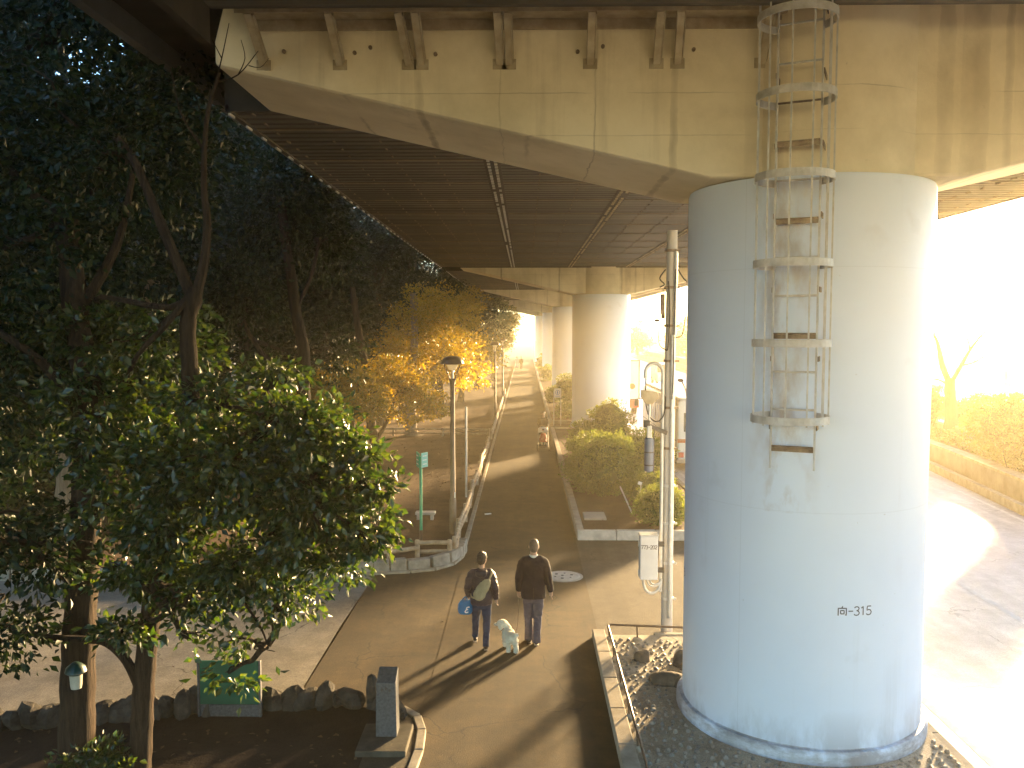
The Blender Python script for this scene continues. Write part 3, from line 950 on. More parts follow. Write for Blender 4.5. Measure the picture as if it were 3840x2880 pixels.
# bolt rows and hanger strips under the soffit
def bolt_row(x, y0, y1, step, w, l, h, name, mat, z=8.53):
    m = MB(); y = y0; rr = random.Random(int(x * 100))
    while y < y1:
        if not any(b < y < c for b, c in ((45.0, 47.6), (70.2, 72.8), (95.7, 98.3))) and rr.random() > .12:
            m.box(x - w / 2, x + w / 2, y, y + l * rr.uniform(.7, 1.1), z - h, z + .005)
        y += step
    m.build(name, mat, deck)['kind'] = 'stuff'
for x in (-4.1, -3.3, -2.5, -1.7, .3, 1.2, 3.2, 4.1, 6.3, 7.3, 8.3, 9.4, 10.5, 11.5):
    bolt_row(x, 13.0, 96, .64, .028, .2, .02, 'bolt_row', MAT['steelr'])
for x in (-.72, -.58, 2.24, 2.38, 5.22, 5.36):
    bolt_row(x, 13.0, 70, .32, .06, .15, .05, 'hanger_strip', MAT['galv'] if x < 0 else MAT['bracket'])
for x in (-.65, 2.31, 5.29):
    m = MB()
    for a, b in BAYS[:3]:
        m.box(x - .16, x + .16, a, b, 8.505, 8.526)
    m.build('hanger_track', MAT['girder'], deck)
bolt_row(-4.40, 12.9, 96, .8, .03, .3, .035, 'edge_fixings', MAT['galv'], 8.50)
m = MB()  # cross joists glimpsed as paler lines
for a, b in BAYS[:3]:
    y = a + 1.2
    while y < b:
        m.box(XL + .1, XR - .2, y, y + .09, 8.512, 8.527); y += 2.56
m.build('cross_joist', M('joist', (.22, .175, .125), (.14, .11, .078), 3, .6, .35), deck)['kind'] = 'stuff'

# ================================================================== LADDER
def caged_ladder():
    n = Vector((-.40, -.9165, 0)); tg = Vector((.9165, -.40, 0)); c = Vector((3.117, 10.0, 0))
    t = thing('caged_ladder', 'pale caged access ladder with rusty rungs bolted to the near pillar', 'ladder', (c.x, c.y, 3.68))
    for s in (-1, 1):
        m = MB(); p = c + tg * .245 * s
        m.bar((p.x, p.y, 3.66), (p.x, p.y, 9.3), .02, .07, tuple(n))
        m.build('side_rail', MAT['steelw'] if s > 0 else MAT['steelw'], t, bevel=.003)
    z = 3.92; k = 0
    while z < 9.3:
        m = MB(); a, b = c - tg * .235, c + tg * .235
        m.tube([(a.x, a.y, z), (b.x, b.y, z)], .013, 8)
        rusty = k in (0, 3, 6, 8)
        if rusty:
            m.bar((a.x, a.y, z - .035), (b.x, b.y, z - .035), .02, .045)
        m.build('rung', MAT['steelr'] if k % 3 == 0 or rusty else MAT['steelw'], t)
        z += .44; k += 1
    cc = c + n * .33; ca = .42
    def cage(a):
        return cc + tg * math.sin(a) * ca + n * math.cos(a) * ca
    amax = R(137)
    for z in (4.29, 5.14, 6.02, 6.97, 7.85, 8.70):
        m = MB(); L = []
        N = 30
        for i in range(N + 1):
            a = -amax + 2 * amax * i / N; L.append(cage(a))
        ends = [c - tg * .262] + L + [c + tg * .262]
        vs = []
        for i, p in enumerate(ends):
            q = (p - cc).normalized() * .008
            for w in (-1, 1):
                for h in (-.042, .042):
                    vs.append(p + q * w + Vector((0, 0, z + h)))
        fs = []
        for i in range(len(ends) - 1):
            o = i * 4; e = o + 4
            fs += [(o, o + 1, e + 1, e), (o + 2, e + 2, e + 3, o + 3), (o + 1, o + 3, e + 3, e + 1), (o, e, e + 2, o + 2)]
        fs += [(0, 2, 3, 1), (len(vs) - 4, len(vs) - 3, len(vs) - 1, len(vs) - 2)]
        m.add(vs, fs); m.build('cage_hoop', MAT['steelw'], t)
    for i, a in enumerate((-128, -98, -68, -36, 0, 32, 64, 98, 128)):
        p = cc + (cage(R(a)) - cc) * (1 - .022)
        m = MB(); m.bar((p.x, p.y, 4.23), (p.x, p.y, 8.93), .018, .010, tuple(n)); m.build('cage_bar', MAT['steelw'], t)
    for z in (4.15, 4.95, 5.75, 6.6, 7.4, 8.2, 8.95):
        for s in (-1, 1):
            p = c + tg * .262 * s
            rr = 1.552 if z < 7.1 else 1.432
            # run back along -n until the pillar face
            q = p.copy(); st = 0
            while math.hypot(q.x - 3.75, q.y - 11.6) > rr and st < 80:
                q = q - n * .005; st += 1
            m = MB(); m.bar((p.x, p.y, z), (q.x, q.y, z), .012, .06); m.build('standoff_bracket', MAT['steelr'], t)
caged_ladder()

# ================================================================== UTILITY POLE
PX, PY = 2.47, 14.72
t = thing('utility_pole', 'tall grey utility pole with steel conduits beside the near pillar', 'utility pole', (PX, PY, 0))
m = MB(); m.tube([(PX, PY, -.1), (PX, PY, 3.5), (PX + .02, PY, 6.96)], [.10, .096, .088], 20); m.build('pole', MAT['pole'], t, smooth=True)
m = MB(); m.tube([(PX - .125, PY - .06, .75), (PX - .12, PY - .06, 4.55)] , .032, 10)
arc = [(PX - .12 - .15 + .15 * math.cos(a), PY - .06, 4.55 + .16 * math.sin(a)) for a in [math.pi * i / 10 for i in range(11)]]
m.tube(arc + [(PX - .42, PY - .06, 4.45)], .032, 10); m.build('conduit', MAT['galv'], t, smooth=True)
m = MB(); m.tube([(PX + .03, PY - .115, .3), (PX + .03, PY - .112, 5.2)], .035, 10); m.tube([(PX + .06, PY - .105, 5.2), (PX + .075, PY - .10, 6.6)], .03, 10); m.build('conduit', MAT['galv'], t, smooth=True)
m = MB(); m.tube([(PX - .41, PY - .06, 4.45)] + smooth_pts([(PX - .41, PY - .06, 4.44), (PX - .42, PY - .1, 4.1), (PX - .36, PY - .12, 3.82), (PX - .22, PY - .12, 3.72), (PX - .10, PY - .10, 3.85), (PX - .08, PY - .09, 4.15)], 5), .011, 6); m.build('drop_cable', MAT['black'], t, smooth=True)
m = MB(); m.tube(smooth_pts([(PX - .05, PY - .10, 6.1), (PX - .03, PY - .115, 5.6), (PX - .05, PY - .12, 5.0), (PX - .10, PY - .12, 4.95), (PX - .2, PY - .1, 5.05), (PX - .22, PY - .1, 5.4)], 5), .010, 6)
m.tube(smooth_pts([(PX + .06, PY - .14, 6.3), (PX + .05, PY - .15, 5.5), (PX + .04, PY - .155, 4.6), (PX + .02, PY - .155, 4.1)], 4), .009, 6)
m.tube(smooth_pts([(PX + .09, PY - .05, 5.15), (PX + .2, PY - .05, 5.2), (PX + .25, PY - .05, 5.5)], 4), .010, 6)
m.tube(smooth_pts([(PX - .1, PY - .08, 6.3), (PX - .2, PY - .1, 6.15), (PX - .12, PY - .1, 6.05), (PX - .2, PY - .1, 6.0)], 4), .012, 6)
m.tube(smooth_pts([(PX + .1, PY, 6.35), (PX + .35, PY + .3, 6.1), (PX + .9, PY + .9, 6.0)], 4), .012, 6)
m.build('cable', MAT['black'], t, smooth=True)
for z in (.62, 1.25, 1.95, 2.6, 3.25, 3.95, 4.75, 5.35, 6.0, 6.62):
    m = MB(); m.lathe([(.104, -.022), (.108, -.018), (.108, .018), (.104, .022)], (PX, PY, z), 20); m.bar((PX + .09, PY - .05, z), (PX + .15, PY - .06, z), .03, .03)
    m.build('band_clamp', MAT['galv'] if z < 3 else MAT['steelr'], t)
m = MB(); m.obox((PX - .135, PY - .02, 5.72), (.07, .09, .34)); m.obox((PX - .125, PY - .02, 5.52), (.06, .07, .1)); m.build('junction_box', MAT['steelr'], t, bevel=.01)
m = MB(); m.rock((PX - .24, PY - .1, 5.44), (.05, .04, .025), 3, .1); m.rock((PX + .18, PY - .06, 4.42), (.05, .04, .028), 4, .1); m.tube(smooth_pts([(PX + .19, PY - .06, 4.42), (PX + .27, PY - .06, 4.25), (PX + .29, PY - .06, 4.05)], 4), .01, 6)
m.build('cable_clamp', MAT['steelr'], t)
m = MB(); m.bar((PX - .05, PY - .08, 3.52), (PX - .42, PY - .2, 3.68), .06, .07); m.obox((PX - .41, PY - .2, 3.69), (.10, .10, .12)); m.build('side_arm', MAT['steeld'], t, bevel=.008)
m = MB(); m.tube([(PX - .36, PY - .12, 3.7), (PX - .35, PY - .12, 4.15)], .018, 8); m.build('arm_rod', MAT['galv'], t)
m = MB(); m.prism([(PX - .50, 4.26), (PX - .22, 4.22), (PX - .20, 4.12), (PX - .30, 4.02), (PX - .42, 4.02), (PX - .50, 4.14)], 'y', PY - .15, PY - .09); m.build('shield_plate', MAT['bracket'], t, bevel=.01)
t = thing('equipment_box', 'grey steel equipment box stencilled 773-202 on the utility pole', 'equipment box', (2.10, 14.45, 1.02))
m = MB(); m.box(1.95, 2.25, 14.35, 14.56, 1.04, 1.80); m.build('cabinet', MAT['boxgrey'], t, bevel=.012)
m = MB(); m.box(1.938, 2.262, 14.335, 14.575, 1.80, 1.82); m.build('lid', MAT['galv'], t, bevel=.004)
m = MB()
for z in (1.15, 1.65):
    m.box(1.925, 1.948, 14.40, 14.44, z - .05, z + .05)
m.build('hinge', MAT['galv'], t)
m = MB()
for z in (1.18, 1.63):
    m.box(2.252, 2.37, 14.44, 14.52, z - .035, z + .035)
m.build('mounting_bracket', MAT['steeld'], t)
m = MB(); text_strokes(m, '773-202', .062, .010, lambda u, v: (1.963 + u * .93, 14.3475, 1.575 + v), adv=.042); m.build('stencil_number', MAT['inkd'], t)
m = MB()
for dx, r, dz in ((.0, .026, .24), (.07, .014, .12), (.12, .014, .085)):
    x0 = 2.02 + dx; x1 = PX - .125
    a = [(x0, 14.45, 1.045)] + [(x0 + (x1 - x0) * (1 - math.cos(q)) / 2, 14.47 + .1 * (1 - math.cos(q)) / 2, 1.0 - dz * math.sin(q)) for q in [math.pi * i / 10 for i in range(11)]]
    m.tube(a, r, 8)
m.build('cable_loop', MAT['galv'], t, smooth=True)
t = thing('hanging_canister', 'blue grey cylinder canister hanging from the pole side arm', 'canister', (2.10, 14.5, 2.88))
m = MB(); m.lathe([(.03, 2.86), (.075, 2.89), (.078, 2.93), (.078, 3.40), (.07, 3.44), (.04, 3.46)], (2.10, 14.5, 0), 20); m.build('cylinder_body', MAT['canblue'], t, smooth=True)
m = MB(); m.box(2.06, 2.14, 14.46, 14.54, 3.44, 3.66); m.build('bracket_head', MAT['galv'], t, bevel=.01)
m = MB(); m.tube([(2.185, 14.5, 2.85), (2.185, 14.5, 3.6)], .009, 6); m.lathe([(.081, 0), (.081, .02)], (2.10, 14.5, 3.2), 20); m.lathe([(.081, 0), (.081, .02)], (2.10, 14.5, 2.98), 20); m.build('strap', MAT['steeld'], t)

# ================================================================== RAILING ROUND THE COBBLE BED
t = thing('metal_railing', 'low brown pipe railing on short posts along the cobble bed', 'railing', (1.42, 12, .085))
m = MB(); m.tube([(1.385, 5.5, .34), (1.385, 14.06, .34), (1.40, 14.12, .34), (1.46, 14.14, .34), (4.3, 13.86, .34)], .019, 10); m.build('handrail', MAT['lampm'], t, smooth=True)
for x, y in ((1.40, 14.12), (1.87, 14.10), (2.9, 14.0), (3.9, 13.9), (1.385, 13.22), (1.385, 12.26), (1.385, 11.24), (1.385, 10.35), (1.385, 9.5), (1.385, 8.4), (1.385, 7)):
    m = MB(); m.tube([(x + .015, y, .08), (x, y, .335)], .014, 8); m.build('post', MAT['lampm'], t)
    m = MB(); m.rock((x + .02, y, .085), (.085, .075, .055), int(y * 10), .1); m.build('post_footing', MAT['kerb'], t, smooth=True)

# ================================================================== LEFT SIDE: STONES, FENCES, LAMPS, SIGNS
def stone_row(name, label, pts, w, z0, z1, L, mat, seed, rough=.03, group=None):
    t = thing(name, label, 'stone edging', (pts[0][0], pts[0][1], z0), group)
    rr = random.Random(seed); mb = MB()
    for a, b in zip(pts[:-1], pts[1:]):
        a, b = Vector((*a, 0)), Vector((*b, 0)); l = (b - a).length; n = max(1, round(l / L)); d = (b - a).normalized()
        for i in range(n):
            p = a + d * (l * i / n + .012); q = a + d * (l * (i + 1) / n - .012)
            h = z1 + rr.uniform(-rough, rough); ww = w * rr.uniform(.88, 1.1)
            s = d.cross(Vector((0, 0, 1)))
            vs = []
            for zz, k in ((z0, 1.0), (h, .82)):
                for e, sd in ((p, -1), (q, -1), (q, 1), (p, 1)):
                    jt = Vector((rr.uniform(-1, 1), rr.uniform(-1, 1), rr.uniform(-1, 1) * (zz > z0))) * rough * .5
                    vs.append(e + s * sd * ww / 2 * k + Vector((0, 0, zz)) + jt)
            mb.add(vs, [(0, 3, 2, 1), (4, 5, 6, 7), (0, 1, 5, 4), (1, 2, 6, 5), (2, 3, 7, 6), (3, 0, 4, 7)])
    mb.build('stone_course', mat, t, bevel=.025)
    return t
stone_row('stone_edging', 'curved row of cut stone blocks edging the soil behind the couple', CURVE, .22, -.06, .27, .42, MAT['block'], 2)
def rubble(name, label, pts, seed):
    t = thing(name, label, 'stone edging', (pts[-1][0], pts[-1][1], 0))
    rr = random.Random(seed); mb = MB()
    for a, b in zip(pts[:-1], pts[1:]):
        a, b = Vector((*a, 0)), Vector((*b, 0)); l = (b - a).length; n = max(1, round(l / .21))
        for i in range(n):
            p = a.lerp(b, (i + .5) / n)
            mb.rock((p.x + rr.uniform(-.04, .04), p.y + rr.uniform(-.04, .04), .12), (rr.uniform(.09, .2), rr.uniform(.12, .21), rr.uniform(.13, .26)), rr.random() * 999, .34, 9, 6)
    mb.build('rubble_course', MAT['rubble'], t, smooth=False)
rubble('rubble_edging', 'rough dark rubble stones along the near bed below the green board', WALLC, 4)
kerb_run('near_bed_kerb', [(-1.72, 11.62), (-1.47, 11.35), (-1.36, 10.95), (-1.33, 10.4), (-1.36, 9.9), (-1.5, 9.0), (-1.6, 6)], .12, -.05, .05, MAT['kerb'], .5)
m = MB(); m.add([(x, y, .034) for x, y in ((-1.78, 11.5), (-1.52, 11.28), (-1.42, 10.9), (-1.39, 10.4), (-1.42, 9.9), (-1.56, 9.0), (-1.66, 6), (-2.0, 6), (-2.0, 11.3))], [tuple(range(9))])
struct(m, 'bed_margin', MAT['pave'])
t = thing('stone_marker', 'square grey granite marker post with slanted top on a low plinth', 'marker post', (-1.76, 10.72, 0))
m = MB()
m.add([(-1.905, 10.60, .10), (-1.635, 10.60, .10), (-1.635, 10.86, .10), (-1.905, 10.86, .10), (-1.895, 10.61, .80), (-1.645, 10.61, .80), (-1.645, 10.85, .93), (-1.895, 10.85, .93)],
      [(0, 3, 2, 1), (4, 5, 6, 7), (0, 1, 5, 4), (1, 2, 6, 5), (2, 3, 7, 6), (3, 0, 4, 7)])
m.build('shaft', MAT['granite'], t, bevel=.012)
m = MB(); m.box(-2.10, -1.47, 10.22, 10.98, -.05, .105); m.build('plinth', MAT['dplinth'], t, bevel=.015)
m = MB()
for u, v in ((0, 0), (.05, .015), (.10, -.01)):
    m.box(-1.83 + u, -1.812 + u, 10.5975, 10.604, .70 + v, .735 + v); m.box(-1.835 + u, -1.80 + u, 10.5972, 10.604, .715 + v, .723 + v)
m.build('engraved_marks', MAT['coverd'], t)
t = thing('notice_board', 'dark green board with grey lower edge standing by the rubble stones', 'board', (-4.0, 11.3, 0))
m = MB(); m.box(-4.42, -3.62, 11.30, 11.34, .20, .80); m.build('panel', MAT['dgreen'], t, bevel=.006)
m = MB(); m.box(-4.42, -3.62, 11.305, 11.335, .0, .195); m.build('lower_panel', MAT['granite'], t)
for x in (-4.44, -3.60):
    m = MB(); m.box(x - .013, x + .013, 11.29, 11.35, -.1, .81); m.build('post', MAT['granite'], t, bevel=.004)

def log(mb, p0, p1, r, seed):
    rr = random.Random(seed); p0, p1 = Vector(p0), Vector(p1)
    pts = [p0.lerp(p1, i / 4) + Vector((0, 0, rr.uniform(-.006, .006))) for i in range(5)]
    mb.tube(pts, [r * rr.uniform(.92, 1.06) for _ in pts], 10)


def log_fence(label, posts, z0, h, seed, rails=2, drop=()):
    t = thing('log_fence', label, 'fence', (posts[0][0], posts[0][1], z0))
    for i, (x, y) in enumerate(posts):
        m = MB(); m.tube([(x, y, z0 - .05), (x, y, z0 + h - .03), (x, y, z0 + h)], [.058, .056, .045], 10); m.build('post', MAT['wood'], t, smooth=True)
    for i, (a, b) in enumerate(zip(posts[:-1], posts[1:])):
        for k in range(rails):
            z = z0 + h - .07 - k * .20
            z2 = z
            if (i, k) in drop:
                z2 = z - .2
            m = MB(); log(m, (a[0] + .03, a[1], z), (b[0] + .03, b[1], z2), .05, seed + i * 3 + k); m.build('rail', MAT['wood'], t, smooth=True)
    return t
fz = .1
log_fence('log rail fence running along the left side of the path towards the haze', [(-1.62, 19.35)] + [(-1.66 + (.03 if k % 3 else -.02), 19.35 + 1.85 * (k + 1)) for k in range(9)] + [(-1.64, 37.6)], fz, .46, 3)
log_fence('far log rail fence continuing along the path beyond the gap', [(-1.62, 40.6 + 2.1 * k) for k in range(14)], fz, .46, 60)
log_fence('short log fence panel turning away from the path at the stone corner', [(-1.72, 19.2), (-2.45, 19.16)], fz, .42, 11)
log_fence('broken log fence with one fallen rail behind the curved stones', [(-4.0, 18.52), (-3.0, 18.60), (-2.42, 18.95)], fz, .36, 21, 2, ((1, 1),))
log_fence('dark log fence panel half hidden behind the near tree leaves', [(-6.4, 18.3), (-5.3, 18.42), (-4.08, 18.5)], fz, .40, 31)
log_fence('long log fence crossing the dirt below the pale flared trunk', [(-1.75, 41.0), (-4.0, 41.2), (-6.4, 41.3), (-9, 41.4), (-12, 41.5)], fz, .42, 41)
m = MB(); log(m, (-4.75, 18.75, .14), (-4.45, 19.5, .34), .05, 3); solo(m, 'loose_log', MAT['wood'], 'loose pale log leaning behind the log fence near the leaves', 'log', (-4.75, 18.75, .1), smooth=True)

def street_lamp(x, y, h, label):
    t = thing('street_lamp', label, 'street lamp', (x, y, .1), 'mushroom lamps along the path')
    m = MB(); m.lathe([(.085, .0), (.085, .85), (.066, .9), (.056, h - 1.0), (.058, h - .72), (.075, h - .62), (.092, h - .58), (.03, h - .57)], (x, y, .1), 20); m.build('post', MAT['lampm'], t, smooth=True)
    for k in range(3):
        a = R(95 + 120 * k); m = MB()
        m.tube([(x + math.cos(a) * r, y + math.sin(a) * r, .1 + z) for r, z in ((.07, h - .60), (.13, h - .44), (.215, h - .25), (.235, h - .2))], .017, 8); m.build('arm', MAT['lampm'], t, smooth=True)
    m = MB(); m.lathe([(.285, -.21), (.295, -.19), (.275, -.13), (.22, -.06), (.13, -.015), (.0, .0)], (x, y, h + .1), 28); m.lathe([(.285, -.212), (.0, -.20)], (x, y, h + .1), 28); m.build('cap', MAT['lampm'], t, smooth=True)
    m = MB(); m.lathe([(.05, -.36), (.10, -.34), (.155, -.22), (.16, -.213)], (x, y, h + .1), 24); m.build('diffuser', MAT['glass'], t, smooth=True)
    m = MB(); m.tube([(x + .01, y, h + .1 - .58), (x + .01, y, h + .1 - .36)], .022, 8); m.build('lamp_tube', MAT['white'], t)
    return t
street_lamp(-1.84, 21.55, 4.52, 'nearest bronze mushroom street lamp in front of the golden leaves')
street_lamp(-1.78, 50.2, 4.45, 'second bronze mushroom street lamp along the hazy path')
street_lamp(-1.75, 66.0, 4.5, 'farthest small mushroom street lamp against the golden foliage')
m = MB(); m.box(-1.795, -1.765, 21.45, 21.464, 1.03, 1.17); solo(m, 'notice_sticker', MAT['white'], 'tiny white sticker on the nearest lamp post', 'sticker', (-1.78, 21.45, 1.03))
t = thing('sign_post', 'bright green post carrying two small green direction plates', 'sign post', (-2.55, 20.7, .1))
m = MB(); m.lathe([(.042, 0), (.042, .28)], (-2.55, 20.7, .1), 14); m.build('post_base', MAT['lampm'], t)
m = MB(); m.tube([(-2.55, 20.7, .36), (-2.55, 20.7, 2.2)], .035, 14); m.build('post', MAT['sgreen'], t, smooth=True)
for (ax, ay, bx, by, mt) in ((-2.68, 20.95, -2.575, 20.63, 'sgreen'), (-2.53, 20.66, -2.40, 20.86, 'teal')):
    m = MB(); m.bar((ax, ay, 2.10), (bx, by, 2.10), .02, .36); p = m.build('plate', MAT[mt], t, bevel=.004)
    m = MB()
    for z in (2.2, 2.1, 2.0):
        d = Vector((bx - ax, by - ay, 0)).normalized(); n = d.cross(Vector((0, 0, 1)))
        if n.y > 0: n = -n
        a = Vector((ax, ay, z)).lerp(Vector((bx, by, z)), .2) + n * .0115; b = Vector((ax, ay, z)).lerp(Vector((bx, by, z)), .8) + n * .0115
        m.bar(a, b, .003, .02)
    m.build('lettering', MAT['white'], p)
m = MB(); m.tube([(-1.83, 26.3, .05), (-1.83, 26.3, 2.9)], .034, 10); solo(m, 'thin_pole', MAT['galv'], 'thin pale grey bare pole standing behind the nearest street lamp', 'pole', (-1.83, 26.3, .1), smooth=True)
t = thing('small_bench', 'small pale stone seat behind the green sign post', 'bench', (-2.66, 23.0, .1))
m = MB(); m.box(-2.98, -2.44, 22.88, 23.14, .27, .34); m.build('seat', MAT['slab'], t, bevel=.01)
for x in (-2.9, -2.53):
    m = MB(); m.box(x - .04, x + .04, 22.9, 23.12, .08, .268); m.build('leg', MAT['slab'], t)
m = MB(); m.tube(smooth_pts([(-3.4, 20.4, .13), (-3.3, 20.55, .16), (-3.22, 20.62, .24)], 3), .012, 6); solo(m, 'twig', MAT['barkp'], 'pale curved twig lying on the soil left of the green post', 'twig', (-3.4, 20.4, .12))
m = MB(); m.bar((-1.15, 24.2, .012), (-.98, 24.28, .012), .07, .02); solo(m, 'paper_scrap', MAT['white'], 'white paper scrap on the path beside the log fence', 'litter', (-1.1, 24.2, 0))
# trunk lamp on the left edge
t = thing('garden_lamp', 'small white garden lamp with dark green cap in front of the thick trunk', 'lamp', (-5.03, 9.3, 1.28))
m = MB(); m.lathe([(.055, 1.28), (.062, 1.32), (.068, 1.44), (.06, 1.445)], (-5.03, 9.3, 0), 20); m.build('diffuser', MAT['cream'], t, smooth=True)
m = MB(); m.lathe([(.075, 1.44), (.115, 1.47), (.10, 1.52), (.04, 1.57), (.0, 1.58)], (-5.03, 9.3, 0), 20); m.build('cap', MAT['dcap'], t, smooth=True)
m = MB(); m.tube([(-5.04, 9.33, 1.49), (-5.07, 9.45, 1.47), (-5.12, 9.6, 1.47)], .012, 8); m.build('arm', MAT['dcap'], t)

# manhole
t = thing('manhole_cover', 'round pale iron manhole cover in the asphalt right of the man', 'manhole cover', (.82, 18.1, 0))
m = MB(); m.lathe([(.36, -.03), (.36, .012), (.34, .016), (.30, .016), (.295, .010), (.285, .010), (.28, .016), (.0, .017)], (.82, 18.1, 0), 48); m.build('cover', MAT['cover'], t, smooth=True)
m = MB(); m.lathe([(.33, 0), (.33, .0175)], (.82, 18.1, 0), 6) if False else None
for a in range(6):
    q = R(60 * a + 20); m.lathe([(.022 if a % 2 else .035, 0), (.022 if a % 2 else .035, .0205)], (.82 + .19 * math.cos(q), 18.1 + .19 * math.sin(q), 0), 12)
m.lathe([(.03, 0), (.03, .021)], (.80, 18.12, 0), 12); m.build('lift_holes', MAT['coverd'], t)
m = MB(); m.lathe([(.42, -.02), (.42, .006), (.362, .009)], (.82, 18.1, 0), 48); m.build('frame', MAT['slab'], t, smooth=True)
# slab, signs and stakes in the planter
m = MB(); m.box(1.6, 2.2, 22.95, 23.75, .12, .19); solo(m, 'concrete_slab', MAT['slab'], 'flat pale concrete slab lying in the planter soil near its corner', 'slab', (1.9, 23.3, .13), bevel=.012)
t = thing('notice_sign', 'white notice sign with round blue emblem on two thin legs', 'sign', (1.75, 46.6, .0))
m = MB(); m.box(1.56, 1.94, 46.58, 46.60, 1.55, 2.06); m.build('panel', MAT['white'], t, bevel=.008)
for x in (1.55, 1.93):
    m = MB(); m.tube([(x, 46.62, 0), (x, 46.62, 1.95)], .022, 8); m.build('leg', MAT['galv'], t)
m = MB()
N = 28
for i in range(N):
    a, b = 2 * math.pi * i / N, 2 * math.pi * (i + 1) / N
    m.add([(1.75 + r * math.cos(q), 46.577, 1.84 + r * math.sin(q)) for r, q in ((.13, a), (.13, b), (.105, b), (.105, a))], [(0, 1, 2, 3)])
m.add([(1.75 + x, 46.577, 1.84 + z) for x, z in ((-.025, -.07), (.025, -.07), (.04, .02), (-.04, .02))], [(0, 1, 2, 3)]); m.add([(1.75 + .03 * math.cos(q), 46.577, 1.895 + .03 * math.sin(q)) for q in [2 * math.pi * k / 12 for k in range(12)]], [tuple(range(12))])
m.add([(1.62, 46.577, 1.62), (1.88, 46.577, 1.62), (1.88, 46.577, 1.65), (1.62, 46.577, 1.65)], [(0, 1, 2, 3)])
m.build('emblem', MAT['sbl'], t)
m = MB(); m.tube([(3.0, 23.75, .12), (2.72, 24.4, .78)], .022, 8); solo(m, 'leaning_stake', MAT['galv'], 'thin white stake leaning against the big planter shrub', 'stake', (3.0, 23.75, .12))
t = thing('plant_label', 'small white plant label on a thin stem by the low shrub', 'plant label', (3.3, 24.3, .12))
m = MB(); m.tube([(3.28, 24.3, .1), (3.30, 24.3, .86)], .014, 6); m.build('stem', MAT['galv'], t)
m = MB(); m.obox((3.27, 24.28, .90), (.11, .012, .09), Matrix.Rotation(R(20), 3, 'Y')); m.build('plate', MAT['white'], t)

# ================================================================== SHRUBS
SH = 'clipped shrubs in the planter strip'
shrub('largest round shrub at the front of the planter with pale leaf tips', (2.45, 27.0, .95), (1.18, 1.25, 1.12), 9000, .105, MAT['leafs'], 1, SH)
shrub('tall ball shaped shrub in front of the second pillar', (3.35, 34.0, 1.35), (.95, .95, 1.2), 4600, .10, MAT['leafs'], 2, SH)
shrub('dark shrub behind the largest shrub on its left', (2.35, 33.6, .9), (.78, .85, .78), 3400, .11, MAT['leafs'], 3, SH)
shrub('broad shrub between the largest shrub and the utility pole', (3.85, 28.3, .95), (1.0, 1.1, 1.02), 6400, .105, MAT['leafs'], 4, SH)
shrub('bright low shrub at the foot of the utility pole', (3.62, 22.6, .52), (.74, .62, .6), 4600, .085, MAT['leafs'], 5, SH)
shrub('small flat shrub left of the largest shrub', (1.95, 30.3, .45), (.5, .8, .42), 1800, .09, MAT['leafs'], 6, SH)
shrub('low leafy shrub under the utility pole canister', (3.75, 25.3, .5), (.7, .7, .6), 2600, .10, MAT['leafs'], 12, SH)
shrub('golden shrub behind the white notice sign', (2.9, 58.0, 1.2), (1.0, 1.2, 1.05), 3000, .13, MAT['leafs'], 7, SH)
shrub('small golden shrub left of the notice sign', (2.05, 60.5, .7), (.62, .9, .68), 1700, .12, MAT['leafs'], 8, SH)
shrub('spreading shrub at the foot of the second pillar', (2.4, 49.8, .5), (.75, 1.2, .5), 2000, .11, MAT['leafs'], 9, SH)
shrub('distant shrub near the third pillar', (2.3, 86.0, .9), (.8, 3.5, .9), 1800, .16, MAT['leafs'], 10, SH)
shrub('distant shrub beside the fourth pillar', (2.1, 108.0, 1.0), (.8, 4.0, 1.1), 1500, .18, MAT['leafs'], 11, SH)
RS = 'rounded shrubs on the lawn beyond the road'
def lawn_shrub(label, c, r, n, size, seed):
    t = shrub(label, c, r, n, size, MAT['leafs'], seed, RS); return t
lawn_shrub('big rounded shrub on the lawn at the right edge', (16.7, 29.4, 2.05), (1.55, 1.7, 1.15), 9000, .12, 20)
lawn_shrub('second rounded shrub behind the big one at the right edge', (19.6, 31.4, 1.9), (1.25, 1.3, .9), 6000, .12, 21)
lawn_shrub('small shrub beside the bare tree beyond the road', (18.0, 38.6, 1.95), (.9, 1.0, .9), 3000, .12, 22)
lawn_shrub('little shrub right of the bare tree trunk', (18.9, 37.0, 1.75), (.6, .7, .6), 1600, .11, 23)

def railing(label, a, b, z, h, n, name='terrace_railing'):
    t = thing(name, label, 'railing', (a[0], a[1], z)); a, b = Vector((*a, z)), Vector((*b, z))
    for i in range(n + 1):
        p = a.lerp(b, i / n); m = MB(); m.box(p.x - .17, p.x + .17, p.y - .17, p.y + .17, z, z + h * 1.12); m.build('pillar', MAT['wallb'], t, bevel=.02)
    m = MB(); m.bar(a + Vector((0, 0, h)), b + Vector((0, 0, h)), .12, .12); m.bar(a + Vector((0, 0, h * .72)), b + Vector((0, 0, h * .72)), .06, .06); m.bar(a + Vector((0, 0, .15)), b + Vector((0, 0, .15)), .16, .3); m.build('rails', MAT['wallb'], t)
    m = MB(); k = int((b - a).length / .35)
    for i in range(k):
        p = a.lerp(b, (i + .5) / k); m.box(p.x - .025, p.x + .025, p.y - .025, p.y + .025, z + .3, z + h - .06)
    m.build('balusters', MAT['wallb'], t)
railing('pale brown railing along the back of the terrace beyond the bare tree', (26, 84), (46.7, 84), 1.235, 1.3, 7)
railing('pale brown railing slanting down the right side of the terrace', (46.7, 83.4), (34.4, 61.6), 1.235, 1.2, 7)

